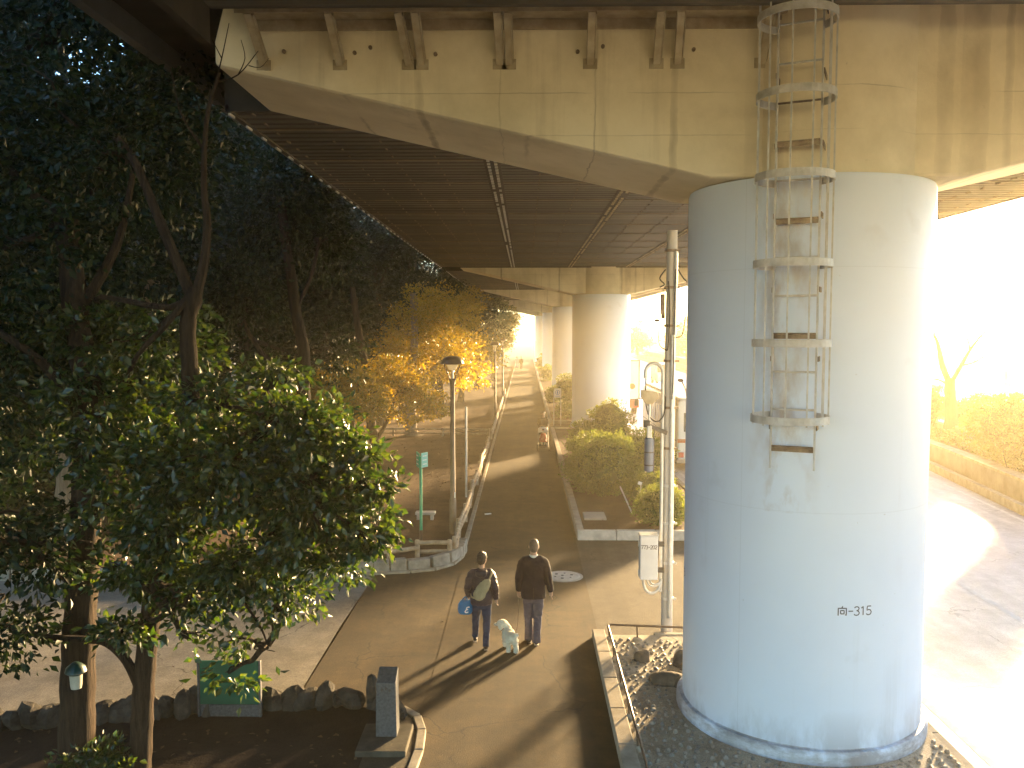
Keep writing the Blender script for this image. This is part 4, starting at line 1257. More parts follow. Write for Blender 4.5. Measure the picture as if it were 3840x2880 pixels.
# ================================================================== VEHICLES
def wheel(t, x, y, r, w):
    m = MB(); m.tube([(x - w / 2, y, r - .1), (x + w / 2, y, r - .1)], r, 24); o = m.build('wheel', MAT['black'], t, smooth=True)
    m = MB(); m.tube([(x - w / 2 - .01, y, r - .1), (x + w / 2 + .01, y, r - .1)], r * .55, 16); m.build('rim', MAT['chrome'], o, smooth=True)


def rprof(x0, x1, z0, z1, r, n=5):
    P = []
    for cx, cz, a0 in ((x1 - r, z1 - r, 0), (x0 + r, z1 - r, 90), (x0 + r * .5, z0 + r * .5, 180), (x1 - r * .5, z0 + r * .5, 270)):
        q = r if a0 < 180 else r * .5
        for i in range(n + 1):
            a = R(a0 + 90 * i / n); P.append((cx + q * math.cos(a), cz + q * math.sin(a)))
    return P


bx0, bx1, by0, by1 = 5.75, 7.95, 32.4, 42.0
t = thing('bus', 'cream white bus with a row of side windows seen from behind past the pole', 'bus', (6.85, by0, -.1))
m = MB(); m.prism(rprof(bx0, bx1, .25, 2.62, .22), 'y', by0, by1); m.build('body', MAT['bus'], t, bevel=.09, seg=3, smooth=True)
m = MB(); m.box(bx0 + .12, bx1 - .12, by0 + .4, by1 - .4, .12, .30); m.build('underbody', MAT['black'], t)
y = by0 + 1.1
for k in range(5):
    m = MB(); m.box(bx0 - .012, bx0 + .02, y, y + 1.18, 1.28, 2.08); o = m.build('side_window', MAT['window'], t, bevel=.01)
    m = MB(); m.box(bx0 - .02, bx0 - .008, y + .57, y + .61, 1.29, 2.07); m.build('mullion', MAT['bus'], o)
    y += 1.42
m = MB(); m.box(bx0 + .25, bx1 - .25, by0 - .012, by0 + .02, 1.40, 2.12); m.build('rear_window', MAT['window'], t, bevel=.01)
m = MB(); m.box(bx0 + .02, bx1 - .02, by0 - .012, by0 + .02, .98, 1.08); m.box(bx0 + .02, bx1 - .02, by0 - .012, by0 + .02, 1.085, 1.12); m.build('rear_stripe', MAT['orange'], t)
for x in (bx0 + .16, bx1 - .16):
    m = MB(); m.box(x - .1, x + .1, by0 - .025, by0 + .02, .42, .62); m.build('tail_lamp', MAT['lampr'], t, bevel=.01)
m = MB(); m.box(bx0 + .35, bx0 + .72, by0 - .014, by0 + .02, .64, .80); m.build('number_plate', MAT['orange'], t)
m = MB(); m.box(bx0 - .03, bx1 + .03, by0 - .06, by0 + .1, .2, .36); m.build('rear_bumper', MAT['chrome'], t, bevel=.02)
m = MB(); m.box(bx0 - .008, bx0 + .02, by0 + .2, by1 - .2, 1.02, 1.06); m.build('side_trim', MAT['chrome'], t)
m = MB(); m.box(bx0 + .12, bx1 - .12, by0 + .3, by1 - .3, 2.62, 2.66); m.build('roof_panel', MAT['white'], t, bevel=.01)
for yy in (by0 + 2.0, by1 - 2.0):
    wheel(t, bx0 + .16, yy, .46, .26); wheel(t, bx1 - .16, yy, .46, .26)
for k in (1,):
    m = MB(); m.tube([(bx0 + .1, by1 - .1, 1.9), (bx0 - .28, by1 + .15, 1.85)], .02, 6); m.obox((bx0 - .30, by1 + .15, 1.68), (.18, .10, .34)); m.build('mirror', MAT['chrome'], t)
tx0, tx1, ty = 4.75 + .75, 7.05, 53.0
t = thing('box_truck', 'pale box truck with a red rear bumper ahead of the bus', 'truck', (6.3, ty, -.1))
m = MB(); m.box(tx0, tx1, ty, ty + 5.6, .95, 3.35); m.build('cargo_box', MAT['bus'], t, bevel=.03)
m = MB(); m.box(tx0 - .02, tx0 + .06, ty - .02, ty + .06, .95, 3.37); m.box(tx1 - .06, tx1 + .02, ty - .02, ty + .06, .95, 3.37); m.box(tx0, tx1, ty - .02, ty + .06, 3.30, 3.38); m.box((tx0 + tx1) / 2 - .02, (tx0 + tx1) / 2 + .02, ty - .015, ty + .02, .97, 3.3); m.build('door_frame', MAT['chrome'], t)
m = MB(); m.box(tx0 + .02, tx1 - .02, ty - .05, ty + .3, .42, .90); m.build('rear_bumper', MAT['lampr'], t, bevel=.02)
m = MB(); m.tube([(tx1 - .45, ty - .012, 1.75), (tx1 - .45, ty + .02, 1.75)], .18, 24); m.build('round_emblem', MAT['orange'], t)
m = MB(); m.box(tx0 + .4, tx0 + .75, ty - .06, ty, .55, .72); m.build('number_plate', MAT['white'], t)
m = MB(); m.prism([(ty + 5.75, .5), (ty + 7.3, .5), (ty + 7.35, 1.3), (ty + 6.95, 2.35), (ty + 5.75, 2.4)], 'x', tx0 + .05, tx1 - .05); m.build('cab', MAT['bus'], t, bevel=.05)
m = MB(); m.box(tx0 + .3, tx1 - .3, ty + .1, ty + 7, .4, .94); m.build('chassis', MAT['black'], t)
for yy in (ty + 1.4, ty + 6.3):
    wheel(t, tx0 + .15, yy, .44, .26); wheel(t, tx1 - .15, yy, .44, .26)
m = MB(); m.tube([(tx1 - .05, ty + 7.1, 1.9), (tx1 + .25, ty + 7.25, 1.85)], .02, 6); m.obox((tx1 + .27, ty + 7.2, 1.65), (.16, .1, .36)); m.build('mirror', MAT['chrome'], t)
def van(label, cx, cy):
    t = thing('oncoming_van', label, 'van', (cx, cy, -.1))
    m = MB(); m.prism([(cy - 2.2, .25), (cy + 2.3, .25), (cy + 2.35, 1.75), (cy + 2.2, 1.92), (cy - .9, 1.92), (cy - 1.6, 1.1), (cy - 2.2, .95)], 'x', cx - .85, cx + .85); m.build('body', MAT['bus'], t, bevel=.07, smooth=True)
    m = MB(); m.add([(cx - .72, cy - 1.62, 1.12), (cx + .72, cy - 1.62, 1.12), (cx + .68, cy - 1.0, 1.82), (cx - .68, cy - 1.0, 1.82)], [(0, 1, 2, 3)]); m.build('windscreen', MAT['window'], t)
    for s in (-1, 1):
        m = MB(); m.box(cx + s * .62 - .15, cx + s * .62 + .15, cy - 2.23, cy - 2.15, .62, .84); m.build('headlight', MAT['white'], t, bevel=.01)
        wheel(t, cx + s * .75, cy - 1.4, .34, .2); wheel(t, cx + s * .75, cy + 1.5, .34, .2)
        m = MB(); m.box(cx + s * .86 - .01, cx + s * .86 + .01, cy - .8, cy + 1.9, 1.15, 1.7); m.build('side_window', MAT['window'], t)
van('white van approaching far down the sunlit road', 13.4, 84)

# ================================================================== PEOPLE
def P(*a):
    return Vector(a)


def hand(mb, w, d, side, curl=.5, s=1.0):
    """palm and five fingers from wrist w pointing along d; side = direction the thumb leaves to"""
    d = Vector(d).normalized(); side = Vector(side); side = (side - d * side.dot(d)).normalized(); nrm = d.cross(side)
    L = .085 * s
    mb.tube([w - d * .01, w + d * L * .5, w + d * L], [.026 * s, .034 * s, .030 * s], 10, ell=[.6, .5, .5])
    for k, (o, ln) in enumerate(((.027, .072), (.009, .082), (-.009, .076), (-.026, .058))):
        b = w + d * L * .92 + side * o * s
        p1 = b + d * ln * .45 * s + nrm * curl * .012 * s
        p2 = p1 + (d * (1 - curl * .5) + nrm * curl) .normalized() * ln * .35 * s
        p3 = p2 + (d * (1 - curl) + nrm * curl * 1.5).normalized() * ln * .3 * s
        mb.tube([b, p1, p2, p3], [.0098 * s, .0092 * s, .0085 * s, .0068 * s], 7)
    b = w + d * L * .25 + side * .026 * s
    q1 = b + (d * .6 + side * .7).normalized() * .035 * s; q2 = q1 + (d * .9 + side * .15 + nrm * curl * .5).normalized() * .034 * s
    mb.tube([b, q1, q2], [.0135 * s, .0115 * s, .0085 * s], 7)


def head_parts(mb, c, yaw=0.0, s=1.0, tilt=0.0):
    """skin head facing +Y turned by yaw; c = centre of the skull"""
    rot = Matrix.Rotation(yaw, 3, 'Z') @ Matrix.Rotation(tilt, 3, 'X')
    q = lambda x, y, z: Vector(c) + rot @ (Vector((x, y, z)) * s)
    mb.ell(q(0, -.005, .02), (.077 * s, .095 * s, .098 * s), rot, 18, 12)
    mb.ell(q(0, .035, -.055), (.058 * s, .06 * s, .066 * s), rot, 14, 9)
    mb.tube([q(0, .088, .005), q(0, .108, -.028), q(0, .092, -.04)], [.009 * s, .014 * s, .010 * s], 7)
    for k in (-1, 1):
        mb.ell(q(k * .079, -.005, -.012), (.012 * s, .022 * s, .032 * s), rot, 8, 6)
        mb.ell(q(k * .03, .085, .012), (.013 * s, .010 * s, .008 * s), rot, 7, 5)
    mb.ell(q(0, .085, -.07), (.024 * s, .012 * s, .009 * s), rot, 8, 5)
    return q, rot


def man():
    t = thing('person', 'man in dark navy jacket and grey trousers walking away holding a dog leash', 'person', (0, 0, 0))
    hc = P(0.005, .01, 1.67)
    LS, RS = P(-.18, 0, 1.43), P(.18, 0, 1.43)
    LE, RE = P(-.25, -.03, 1.15), P(.25, -.035, 1.15)
    LW, RW = P(-.25, .06, .905), P(.29, .03, .90)
    LH, RH = P(-.09, 0, .92), P(.09, 0, .92)
    LK, RK = P(-.085, .05, .50), P(.075, .01, .50)
    LA, RA = P(-.075, .06, .085), P(.05, -.10, .10)
    b = MB()
    head_parts(b, hc, 0.0, 1.0)
    b.tube([P(0, -.02, 1.40), P(0, -.01, 1.52), P(0, .0, 1.60)], [.075, .058, .056], 14)
    b.loft([(0, 0, .90, .15, .10), (0, 0, 1.1, .14, .10), (0, 0, 1.32, .17, .11), (0, 0, 1.43, .15, .09), (0, 0, 1.47, .07, .06)], 16)
    for S, E_, W, sd in ((LS, LE, LW, P(1, .3, 0)), (RS, RE, RW, P(-.3, 1, 0))):
        b.tube([S, E_, W], [.05, .042, .029], 10)
    hand(b, LW, P(.02, .1, -1), P(1, .6, 0), .95); hand(b, RW, P(.05, .06, -1), P(-.2, 1, 0), .35)
    for H, K, A in ((LH, LK, LA), (RH, RK, RA)):
        b.tube([H, K, A], [.075, .05, .036], 10)
    b.build('body', MAT['skin'], t, remesh=.0075)
    # hair: short, thin on top
    h = MB(); h.ell(hc + P(0, -.014, .028), (.083, .098, .10), None, 18, 12); h.ell(hc + P(0, -.035, -.02), (.079, .078, .085), None, 16, 10)
    h.build('hair', MAT['hairg'], t, remesh=.008, noise=.004)
    # shirt collar
    c = MB(); c.lathe([(.078, 0), (.074, .05), (.062, .055), (.06, 0)], (0, -.012, 1.475), 24); c.build('shirt_collar', MAT['shirt'], t, smooth=True)
    # jacket
    j = MB()
    j.loft([(0, .0, .80, .215, .15), (0, 0, .86, .213, .15), (0, .0, .98, .195, .138), (0, .005, 1.10, .186, .128), (0, 0, 1.25, .205, .138), (0, -.01, 1.38, .212, .135), (0, -.012, 1.45, .175, .108), (0, -.014, 1.495, .095, .082)], 28)
    for S, E_, W in ((LS, LE, LW), (RS, RE, RW)):
        d = (W - E_).normalized()
        j.tube([S * .45 + P(0, 0, .80), S * .82 + P(0, 0, .255), S + P(0, 0, -.045), S.lerp(E_, .4), E_, E_.lerp(W, .5), W + d * .005], [.07, .078, .080, .076, .066, .060, .052], 14)
    j.tube([P(-.15, -.012, 1.425), P(0, -.014, 1.45), P(.15, -.012, 1.425)], [.085, .088, .085], 14)
    j.build('jacket', MAT['navy'], t, remesh=.012, noise=.009, nf=9)
    v = MB(); v.bar((0, -.1545, .80), (0, -.145, 1.0), .006, .012); v.build('back_vent', MAT['black'], t)
    # trousers
    tr = MB()
    tr.loft([(0, 0, .74, .16, .12), (0, 0, .86, .17, .125), (0, 0, 1.0, .155, .115)], 20)
    for H, K, A in ((LH, LK, LA), (RH, RK, RA)):
        k2 = K.lerp(A, .5)
        tr.tube([H + P(0, 0, .02), H.lerp(K, .5), K, k2 + P(0, -.006, 0), A + P(0, -.01, .03), A + P(0, -.008, -.03)], [.102, .092, .074, .068, .070, .074], 14)
    tr.build('trousers', MAT['trous'], t, remesh=.012, noise=.012, nf=13)
    for A, tilt in ((LA, 0.0), (RA, .22)):
        s = MB(); f = lambda y, z: A + P(0, y * math.cos(tilt) + z * math.sin(tilt), -.03 + z * math.cos(tilt) - y * math.sin(tilt))
        s.tube([f(-.07, 0), f(-.05, .005), f(.05, -.005), f(.14, -.02), f(.19, -.03)], [.034, .042, .045, .044, .026], 12, ell=[.9, .95, .8, .62, .5])
        o = s.build('shoe', MAT['shoe'], t, smooth=True)
        s = MB(); s.bar(f(-.085, -.042), f(.18, -.052), .078, .014); s.build('sole', MAT['sole'] if tilt else MAT['shoe'], o, bevel=.004)
    t.location = (.14, 14.15, .0); t.rotation_euler = (0, 0, R(-1))
    return t


def woman():
    t = thing('person', 'woman with cropped dark hair in purple jacket and jeans walking beside the dog', 'person', (0, 0, 0))
    hc = P(.015, .02, 1.60)
    LS, RS = P(-.17, 0, 1.36), P(.17, 0, 1.36)
    LE, RE = P(-.25, -.05, 1.09), P(.245, -.06, 1.09)
    LW, RW = P(-.235, .09, .90), P(.265, .04, .86)
    LH, RH = P(-.085, 0, .88), P(.085, 0, .88)
    LK, RK = P(-.10, .16, .49), P(.095, .0, .48)
    LA, RA = P(-.115, .22, .11), P(.085, -.19, .09)
    b = MB()
    head_parts(b, hc, R(-28), .98)
    b.tube([P(0, -.02, 1.32), P(.005, -.005, 1.44), P(.01, .01, 1.53)], [.065, .05, .049], 12)
    b.loft([(0, 0, .86, .15, .10), (0, 0, 1.05, .125, .095), (0, 0, 1.25, .15, .10), (0, 0, 1.35, .13, .085), (0, 0, 1.39, .06, .05)], 16)
    for S, E_, W in ((LS, LE, LW), (RS, RE, RW)):
        b.tube([S, E_, W], [.045, .038, .026], 10)
    hand(b, LW, P(0, .3, -1), P(1, .4, 0), .95, .92); hand(b, RW, P(.05, .1, -1), P(-.2, 1, 0), .5, .92)
    for H, K, A in ((LH, LK, LA), (RH, RK, RA)):
        b.tube([H, K, A], [.075, .05, .034], 10)
    b.build('body', MAT['skin'], t, remesh=.0075)
    h = MB(); rot = Matrix.Rotation(R(-28), 3, 'Z')
    h.ell(hc + rot @ P(0, -.016, .034), (.09, .104, .10), rot, 18, 12); h.ell(hc + rot @ P(0, -.04, -.02), (.084, .082, .09), rot, 16, 10); h.ell(hc + rot @ P(.0, -.03, .12), (.04, .05, .025), rot, 10, 6)
    h.build('hair', MAT['hairb'], t, remesh=.008, noise=.008)
    g = MB()
    for k in (-1, 1):
        q = lambda x, y, z: hc + rot @ (P(x, y, z) * .98)
        g.tube([q(k * .03 + .026 * math.cos(a), .098, .008 + .02 * math.sin(a)) for a in [2 * math.pi * i / 12 for i in range(13)]], .003, 5, cap=False)
        g.tube([q(k * .056, .096, .012), q(k * .084, .0, .01)], .003, 5)
    g.build('glasses', MAT['black'], t)
    j = MB()
    j.loft([(0, 0, .78, .195, .145), (0, 0, .83, .20, .152), (0, 0, .92, .192, .148), (0, 0, 1.03, .172, .13), (0, -.005, 1.18, .186, .14), (0, -.012, 1.30, .19, .138), (0, -.014, 1.37, .155, .108), (0, -.012, 1.415, .075, .068)], 28)
    for S, E_, W in ((LS, LE, LW), (RS, RE, RW)):
        j.tube([S * .45 + P(0, 0, .755), S * .82 + P(0, 0, .24), S + P(0, 0, -.04), S.lerp(E_, .45), E_, E_.lerp(W, .5), W + (W - E_).normalized() * .01], [.066, .074, .078, .078, .066, .06, .047], 14)
    j.tube([P(-.13, -.012, 1.345), P(0, -.014, 1.37), P(.13, -.012, 1.345)], [.08, .08, .08], 14)
    o = j.build('jacket', MAT['puffer'], t, remesh=.012, noise=.011, nf=15)
    k = MB(); k.ell(P(.0, -.125, 1.36), (.105, .06, .075), None, 16, 9); k.ell(P(.0, -.10, 1.40), (.115, .075, .03), None, 16, 9); k.build('hood', MAT['puffer'], t, remesh=.01)
    tr = MB()
    tr.loft([(0, 0, .72, .165, .125), (0, 0, .84, .172, .13), (0, 0, .95, .15, .11)], 20)
    for H, K, A in ((LH, LK, LA), (RH, RK, RA)):
        tr.tube([H + P(0, 0, .02), H.lerp(K, .5), K, K.lerp(A, .5), A + P(0, 0, .03), A + P(0, 0, -.02)], [.105, .094, .072, .062, .056, .056], 14)
    tr.build('jeans', MAT['denim'], t, remesh=.012, noise=.010, nf=14)
    for A, tilt in ((LA, -.05), (RA, .35)):
        s = MB(); f = lambda y, z: A + P(0, y * math.cos(tilt) + z * math.sin(tilt), -.045 + z * math.cos(tilt) - y * math.sin(tilt))
        s.tube([f(-.065, .0), f(-.045, .012), f(.05, .0), f(.12, -.012), f(.165, -.02)], [.032, .04, .042, .042, .026], 12, ell=[.9, .95, .8, .64, .5])
        o = s.build('shoe', MAT['shoe'], t, smooth=True)
        s = MB(); s.bar(f(-.08, -.035), f(.16, -.045), .074, .018); s.build('sole', MAT['sole'], o, bevel=.004)
    t.location = (-.73, 14.02, 0); t.scale = (.93,) * 3; t.rotation_euler = (0, 0, R(2))
    return t


def bags():
    # slung canvas bag, resting on the woman's back (world coordinates)
    o = Vector((-.73, 14.02, 0))
    t = thing('sling_bag', 'beige canvas sling bag worn diagonally across the woman\'s back', 'bag', (o.x, o.y - .2, .9))
    rot = Matrix.Rotation(R(36), 3, 'Y')
    m = MB(); m.ell(o + P(.025, -.185, 1.03), (.095, .065, .205), rot, 18, 12); m.ell(o + P(-.02, -.18, .94), (.105, .07, .11), rot, 16, 10)
    m.build('pouch', MAT['canvas'], t, remesh=.011, noise=.008)
    m = MB(); m.tube(smooth_pts([o + P(.13, -.165, 1.17), o + P(.175, -.08, 1.26), o + P(.15, .02, 1.30), o + P(.08, .10, 1.24)], 4), .016, 8)
    m.tube(smooth_pts([o + P(-.09, -.17, .87), o + P(-.16, -.08, .87), o + P(-.17, .05, .92)], 4), .014, 8); m.build('strap', MAT['canvas'], t, smooth=True)
    m = MB(); m.obox(o + P(.125, -.178, 1.165), (.035, .02, .04), rot); m.build('buckle', MAT['red'], t, bevel=.004)
    t2 = thing('tote_bag', 'blue tote bag with a white letter hanging from the woman\'s left hand', 'bag', (-1.0, 14.05, .58))
    c = P(-1.0, 14.03, .68)
    m = MB(); m.loft([(c.x, c.y, .545, .085, .05), (c.x, c.y, .58, .118, .075), (c.x, c.y, .66, .128, .08), (c.x + .005, c.y, .74, .115, .06), (c.x + .012, c.y, .79, .085, .035)], 18)
    m.build('sack', MAT['tote'], t2, remesh=.012, noise=.007)
    m = MB()
    for s in (-1, 1):
        m.tube(smooth_pts([c + P(-.05, .03 * s, .10), c + P(-.0, .028 * s, .155), c + P(.045, .022 * s, .105)], 4), .008, 6)
    m.build('handle', MAT['tote'], t2, smooth=True)
    m = MB()
    text_strokes(m, 'E', .095, .02, lambda u, v: (c.x - .005 + u + v * .3, c.y - .0865 - .004, .60 + v)); m.build('printed_letter', MAT['white'], t2)


def dog():
    t = thing('dog', 'fluffy white poodle walking away with its head turned left', 'dog', (0, 0, 0))
    m = MB()
    # deep chest narrowing to the belly, body along +Y
    for (x, y, z, rx, ry, rz) in ((0, -.13, .305, .098, .10, .098), (0, -.02, .30, .098, .13, .10), (0, .12, .30, .108, .11, .115), (0, .19, .36, .075, .07, .09)):
        m.ell((x, y, z), (rx, ry, rz), None, 16, 10)
    m.tube([(0, .19, .37), (-.03, .235, .43), (-.05, .25, .46)], [.075, .07, .07], 12)
    rot = Matrix.Rotation(R(55), 3, 'Z')
    hc = Vector((-.075, .24, .46))
    m.ell(hc, (.095, .098, .092), rot, 16, 11)
    m.ell(hc + rot @ Vector((0, .105, -.03)), (.04, .055, .038), rot, 12, 8)
    for k in (-1, 1):
        m.ell(hc + rot @ Vector((k * .088, .0, -.035)), (.03, .042, .065), rot, 10, 7)
    # hind legs with stifle and hock, front legs
    for k, dy in ((-1, .035), (1, -.02)):
        m.tube([(k * .052, -.14, .27), (k * .058, -.09 + dy, .19), (k * .058, -.175 + dy, .105), (k * .058, -.165 + dy, .025), (k * .058, -.13 + dy, .018)], [.066, .054, .042, .042, .03], 12)
    for k, dy in ((-1, -.03), (1, .05)):
        m.tube([(k * .055, .14, .25), (k * .056, .13 + dy * .6, .14), (k * .056, .14 + dy, .03), (k * .056, .17 + dy, .018)], [.058, .046, .042, .028], 12)
    m.tube([(.0, -.20, .34), (.02, -.235, .37), (.045, -.22, .40)], [.03, .03, .04], 10)
    m.ell((.05, -.215, .405), (.042, .042, .05), None, 12, 8)
    m.build('body', MAT['fur'], t, remesh=.0075, noise=.012, nf=46)
    f = MB(); f.ell(hc + rot @ Vector((0, .162, -.025)), (.014, .01, .011), rot, 8, 6)
    for k in (-1, 1):
        f.ell(hc + rot @ Vector((k * .036, .09, .012)), (.009, .008, .009), rot, 8, 6)
    f.build('nose_and_eyes', MAT['black'], t)
    c = MB(); c.tube([(.0 + .081 * math.cos(a) - .02, .215 + .05 * math.sin(a), .405 + .03 * math.sin(a)) for a in [2 * math.pi * i / 20 for i in range(21)]], .009, 6, cap=False); c.build('collar', MAT['red'], t)
    t.location = (-.25, 13.9, 0); t.rotation_euler = (0, 0, R(14)); t.scale = (.98, 1.05, .76)
    return t


man(); woman(); bags(); dog()
m = MB(); m.tube(smooth_pts([(-.112, 14.215, .84), (-.115, 14.2, .70), (-.12, 14.17, .45), (-.15, 14.13, .24), (-.22, 14.11, .27), (-.28, 14.13, .31)], 5), .007, 6)
m.tube(smooth_pts([(-.112, 14.22, .84), (-.10, 14.24, .87), (-.115, 14.26, .84), (-.125, 14.24, .80), (-.112, 14.215, .84)], 4), .006, 6)
solo(m, 'dog_leash', MAT['steelr'], 'thin dark braided leash from the man\'s left hand to the white dog', 'leash', (-.15, 14.15, .3), smooth=True)


def simple_person(label, coat, legs, hair, loc, H, rotz, arms='down', stride=.15, name='person', skirt=0.0):
    t = thing(name, label, 'person', (0, 0, 0))
    hc = P(0, .0, 1.62)
    b = MB(); head_parts(b, hc, 0, 1.0)
    LS, RS = P(-.17, 0, 1.38), P(.17, 0, 1.38)
    if arms == 'push':
        LE, RE = P(-.23, .02, 1.12), P(.23, .02, 1.12); LW, RW = P(-.17, .26, 1.02), P(.17, .26, 1.02); hd = P(0, 1, -.1)
    else:
        LE, RE = P(-.23, -.02, 1.12), P(.23, -.03, 1.12); LW, RW = P(-.22, .06, .87), P(.24, .02, .87); hd = P(0, .1, -1)
    LH, RH = P(-.085, 0, .88), P(.085, 0, .88); LK, RK = P(-.085, stride * .6, .48), P(.085, -.02, .48); LA, RA = P(-.08, stride, .09), P(.08, -stride, .10)
    b.tube([P(0, -.02, 1.34), P(0, 0, 1.5), P(0, 0, 1.56)], [.065, .052, .05], 12)
    b.loft([(0, 0, .86, .15, .10), (0, 0, 1.1, .13, .1), (0, 0, 1.3, .155, .1), (0, 0, 1.38, .12, .08)], 14)
    for S, E_, W in ((LS, LE, LW), (RS, RE, RW)):
        b.tube([S, E_, W], [.045, .038, .027], 10)
    hand(b, LW, hd, P(1, 0, .4), .8); hand(b, RW, hd, P(-1, 0, .4), .8)
    for H_, K, A in ((LH, LK, LA), (RH, RK, RA)):
        b.tube([H_, K, A], [.075, .05, .035], 10)
    b.build('body', MAT['skin'], t, remesh=.009)
    h = MB(); h.ell(hc + P(0, -.016, .032), (.088, .10, .10), None, 16, 10); h.ell(hc + P(0, -.045, -.05), (.082, .07, .11), None, 14, 9); h.build('hair', hair, t, remesh=.01, noise=.004)
    j = MB(); j.loft([(0, 0, .80 - skirt, .19 + skirt * .1, .145), (0, 0, .9, .185, .145), (0, 0, 1.05, .168, .13), (0, 0, 1.2, .186, .14), (0, -.01, 1.33, .19, .132), (0, -.01, 1.40, .13, .1), (0, 0, 1.44, .07, .065)], 24)
    for S, E_, W in ((LS, LE, LW), (RS, RE, RW)):
        j.tube([S, S.lerp(E_, .4), E_, W], [.078, .074, .064, .048], 12)
    j.build('coat', coat, t, remesh=.014)
    tr = MB(); tr.loft([(0, 0, .72, .16, .12), (0, 0, .9, .16, .12)], 18)
    for H_, K, A in ((LH, LK, LA), (RH, RK, RA)):
        tr.tube([H_, K, A + P(0, 0, -.01)], [.098, .072, .06], 12)
    tr.build('trousers', legs, t, remesh=.014)
    for A in (LA, RA):
        s = MB(); s.tube([A + P(0, -.07, -.05), A + P(0, .05, -.048), A + P(0, .16, -.062)], [.035, .043, .028], 10, ell=[.9, .8, .6]); s.build('shoe', MAT['shoe'], t, smooth=True)
    t.location = loc; t.scale = (H / 1.74,) * 3; t.rotation_euler = (0, 0, rotz)
    return t


simple_person('person in a dark coat pushing a stroller towards the viewer', MAT['coatd'], MAT['denim'], MAT['hairb'], (.80, 38.1, 0), 1.62, R(180), 'push', .12)
simple_person('distant standing figure in the glowing haze at the end of the path', MAT['coatd'], MAT['coatd'], MAT['hairb'], (-.55, 112, 0), 1.7, R(180))
simple_person('distant pale figure left of the standing one at the path end', MAT['pale'], MAT['pale'], MAT['hairb'], (-1.15, 116, 0), 1.6, R(180))

t = thing('stroller', 'stroller with pale hood and red blanket pushed along the path', 'stroller', (.78, 37.3, 0))
x, y = .78, 37.3
m = MB()
for s in (-1, 1):
    m.tube([(x + s * .20, y + .62, .98), (x + s * .22, y + .25, .62), (x + s * .22, y - .30, .14)], .013, 8)
    m.tube([(x + s * .22, y - .05, .42), (x + s * .23, y + .36, .14)], .013, 8)
m.tube([(x - .20, y + .62, .98), (x + .20, y + .62, .98)], .016, 8); m.tube([(x - .22, y - .3, .16), (x + .22, y - .3, .16)], .012, 8); m.tube([(x - .22, y + .36, .16), (x + .22, y + .36, .16)], .012, 8)
m.build('frame', MAT['steeld'], t, smooth=True)
for s in (-1, 1):
    for yy in (-.32, .36):
        m = MB(); m.tube([(x + s * .255 - .025, y + yy, .10), (x + s * .255 + .025, y + yy, .10)], .10, 18); m.build('wheel', MAT['black'], t, smooth=True)
m = MB(); m.bar((x, y + .24, .76), (x, y + .06, .40), .38, .05, (0, -1, .5)); m.bar((x, y + .08, .40), (x, y - .24, .36), .38, .05); m.bar((x, y - .24, .36), (x, y - .34, .2), .3, .03, (0, -1, .4)); m.build('seat', MAT['coatd'], t, bevel=.02)
m = MB()
vs = []; NN = 10
for i in range(NN + 1):
    a = R(15 + 100 * i / NN)
    for k in range(9):
        u = -1 + 2 * k / 8
        vs.append((x + u * .215, y + .22 - math.cos(a) * .30 * (1 - .12 * u * u), .72 + math.sin(a) * .27 * (1 - .2 * u * u)))
fs = [(i * 9 + k, i * 9 + k + 1, (i + 1) * 9 + k + 1, (i + 1) * 9 + k) for i in range(NN) for k in range(8)]
m.add(vs, fs); o = m.build('hood', MAT['pale'], t, smooth=True); sm = o.modifiers.new('s', 'SOLIDIFY'); sm.thickness = .012
m = MB(); m.box(x - .18, x + .18, y - .2, y + .22, .16, .28); m.build('basket', MAT['coatd'], t, bevel=.03)
t = thing('person', 'small child under a red blanket sitting in the stroller', 'person', (.78, 37.25, .4))
m = MB(); cx, cy = .78, 37.28
m.ell((cx, cy + .05, .83), (.075, .085, .088), None, 14, 10); m.ell((cx, cy - .03, .825), (.012, .014, .012), None, 7, 5); m.tube([(cx, cy + .08, .6), (cx, cy + .06, .78)], [.07, .045], 10); m.loft([(cx, cy + .06, .42, .12, .09), (cx, cy + .08, .58, .115, .085), (cx, cy + .09, .70, .10, .07)], 14)
for s in (-1, 1):
    m.tube([(cx + s * .05, cy, .44), (cx + s * .06, cy - .22, .44), (cx + s * .06, cy - .27, .26)], [.05, .042, .032], 8); m.tube([(cx + s * .11, cy + .07, .66), (cx + s * .14, cy - .02, .55), (cx + s * .08, cy - .10, .52)], [.036, .032, .025], 8)
    hand(m, P(cx + s * .08, cy - .10, .52), P(-s * .3, -1, -.1), P(-s, 0, .6), .7, .55)
m.build('body', MAT['skin'], t, remesh=.009)
m = MB(); m.ell((cx, cy + .065, .85), (.084, .09, .085), None, 14, 10); m.build('hair', MAT['hairb'], t, remesh=.01)
m = MB(); m.loft([(cx, cy - .06, .36, .16, .18), (cx, cy - .05, .50, .165, .15), (cx, cy + .03, .62, .13, .10), (cx, cy + .06, .72, .10, .075)], 18); m.tube([(cx - .07, cy - .1, .47), (cx - .07, cy - .27, .42)], [.07, .06], 8); m.tube([(cx + .07, cy - .1, .47), (cx + .07, cy - .27, .42)], [.07, .06], 8); m.build('blanket', MAT['red'], t, remesh=.014, noise=.006)

# ================================================================== TREES
L_, LD, LY = MAT['leaf'], MAT['leafd'], MAT['leafy']
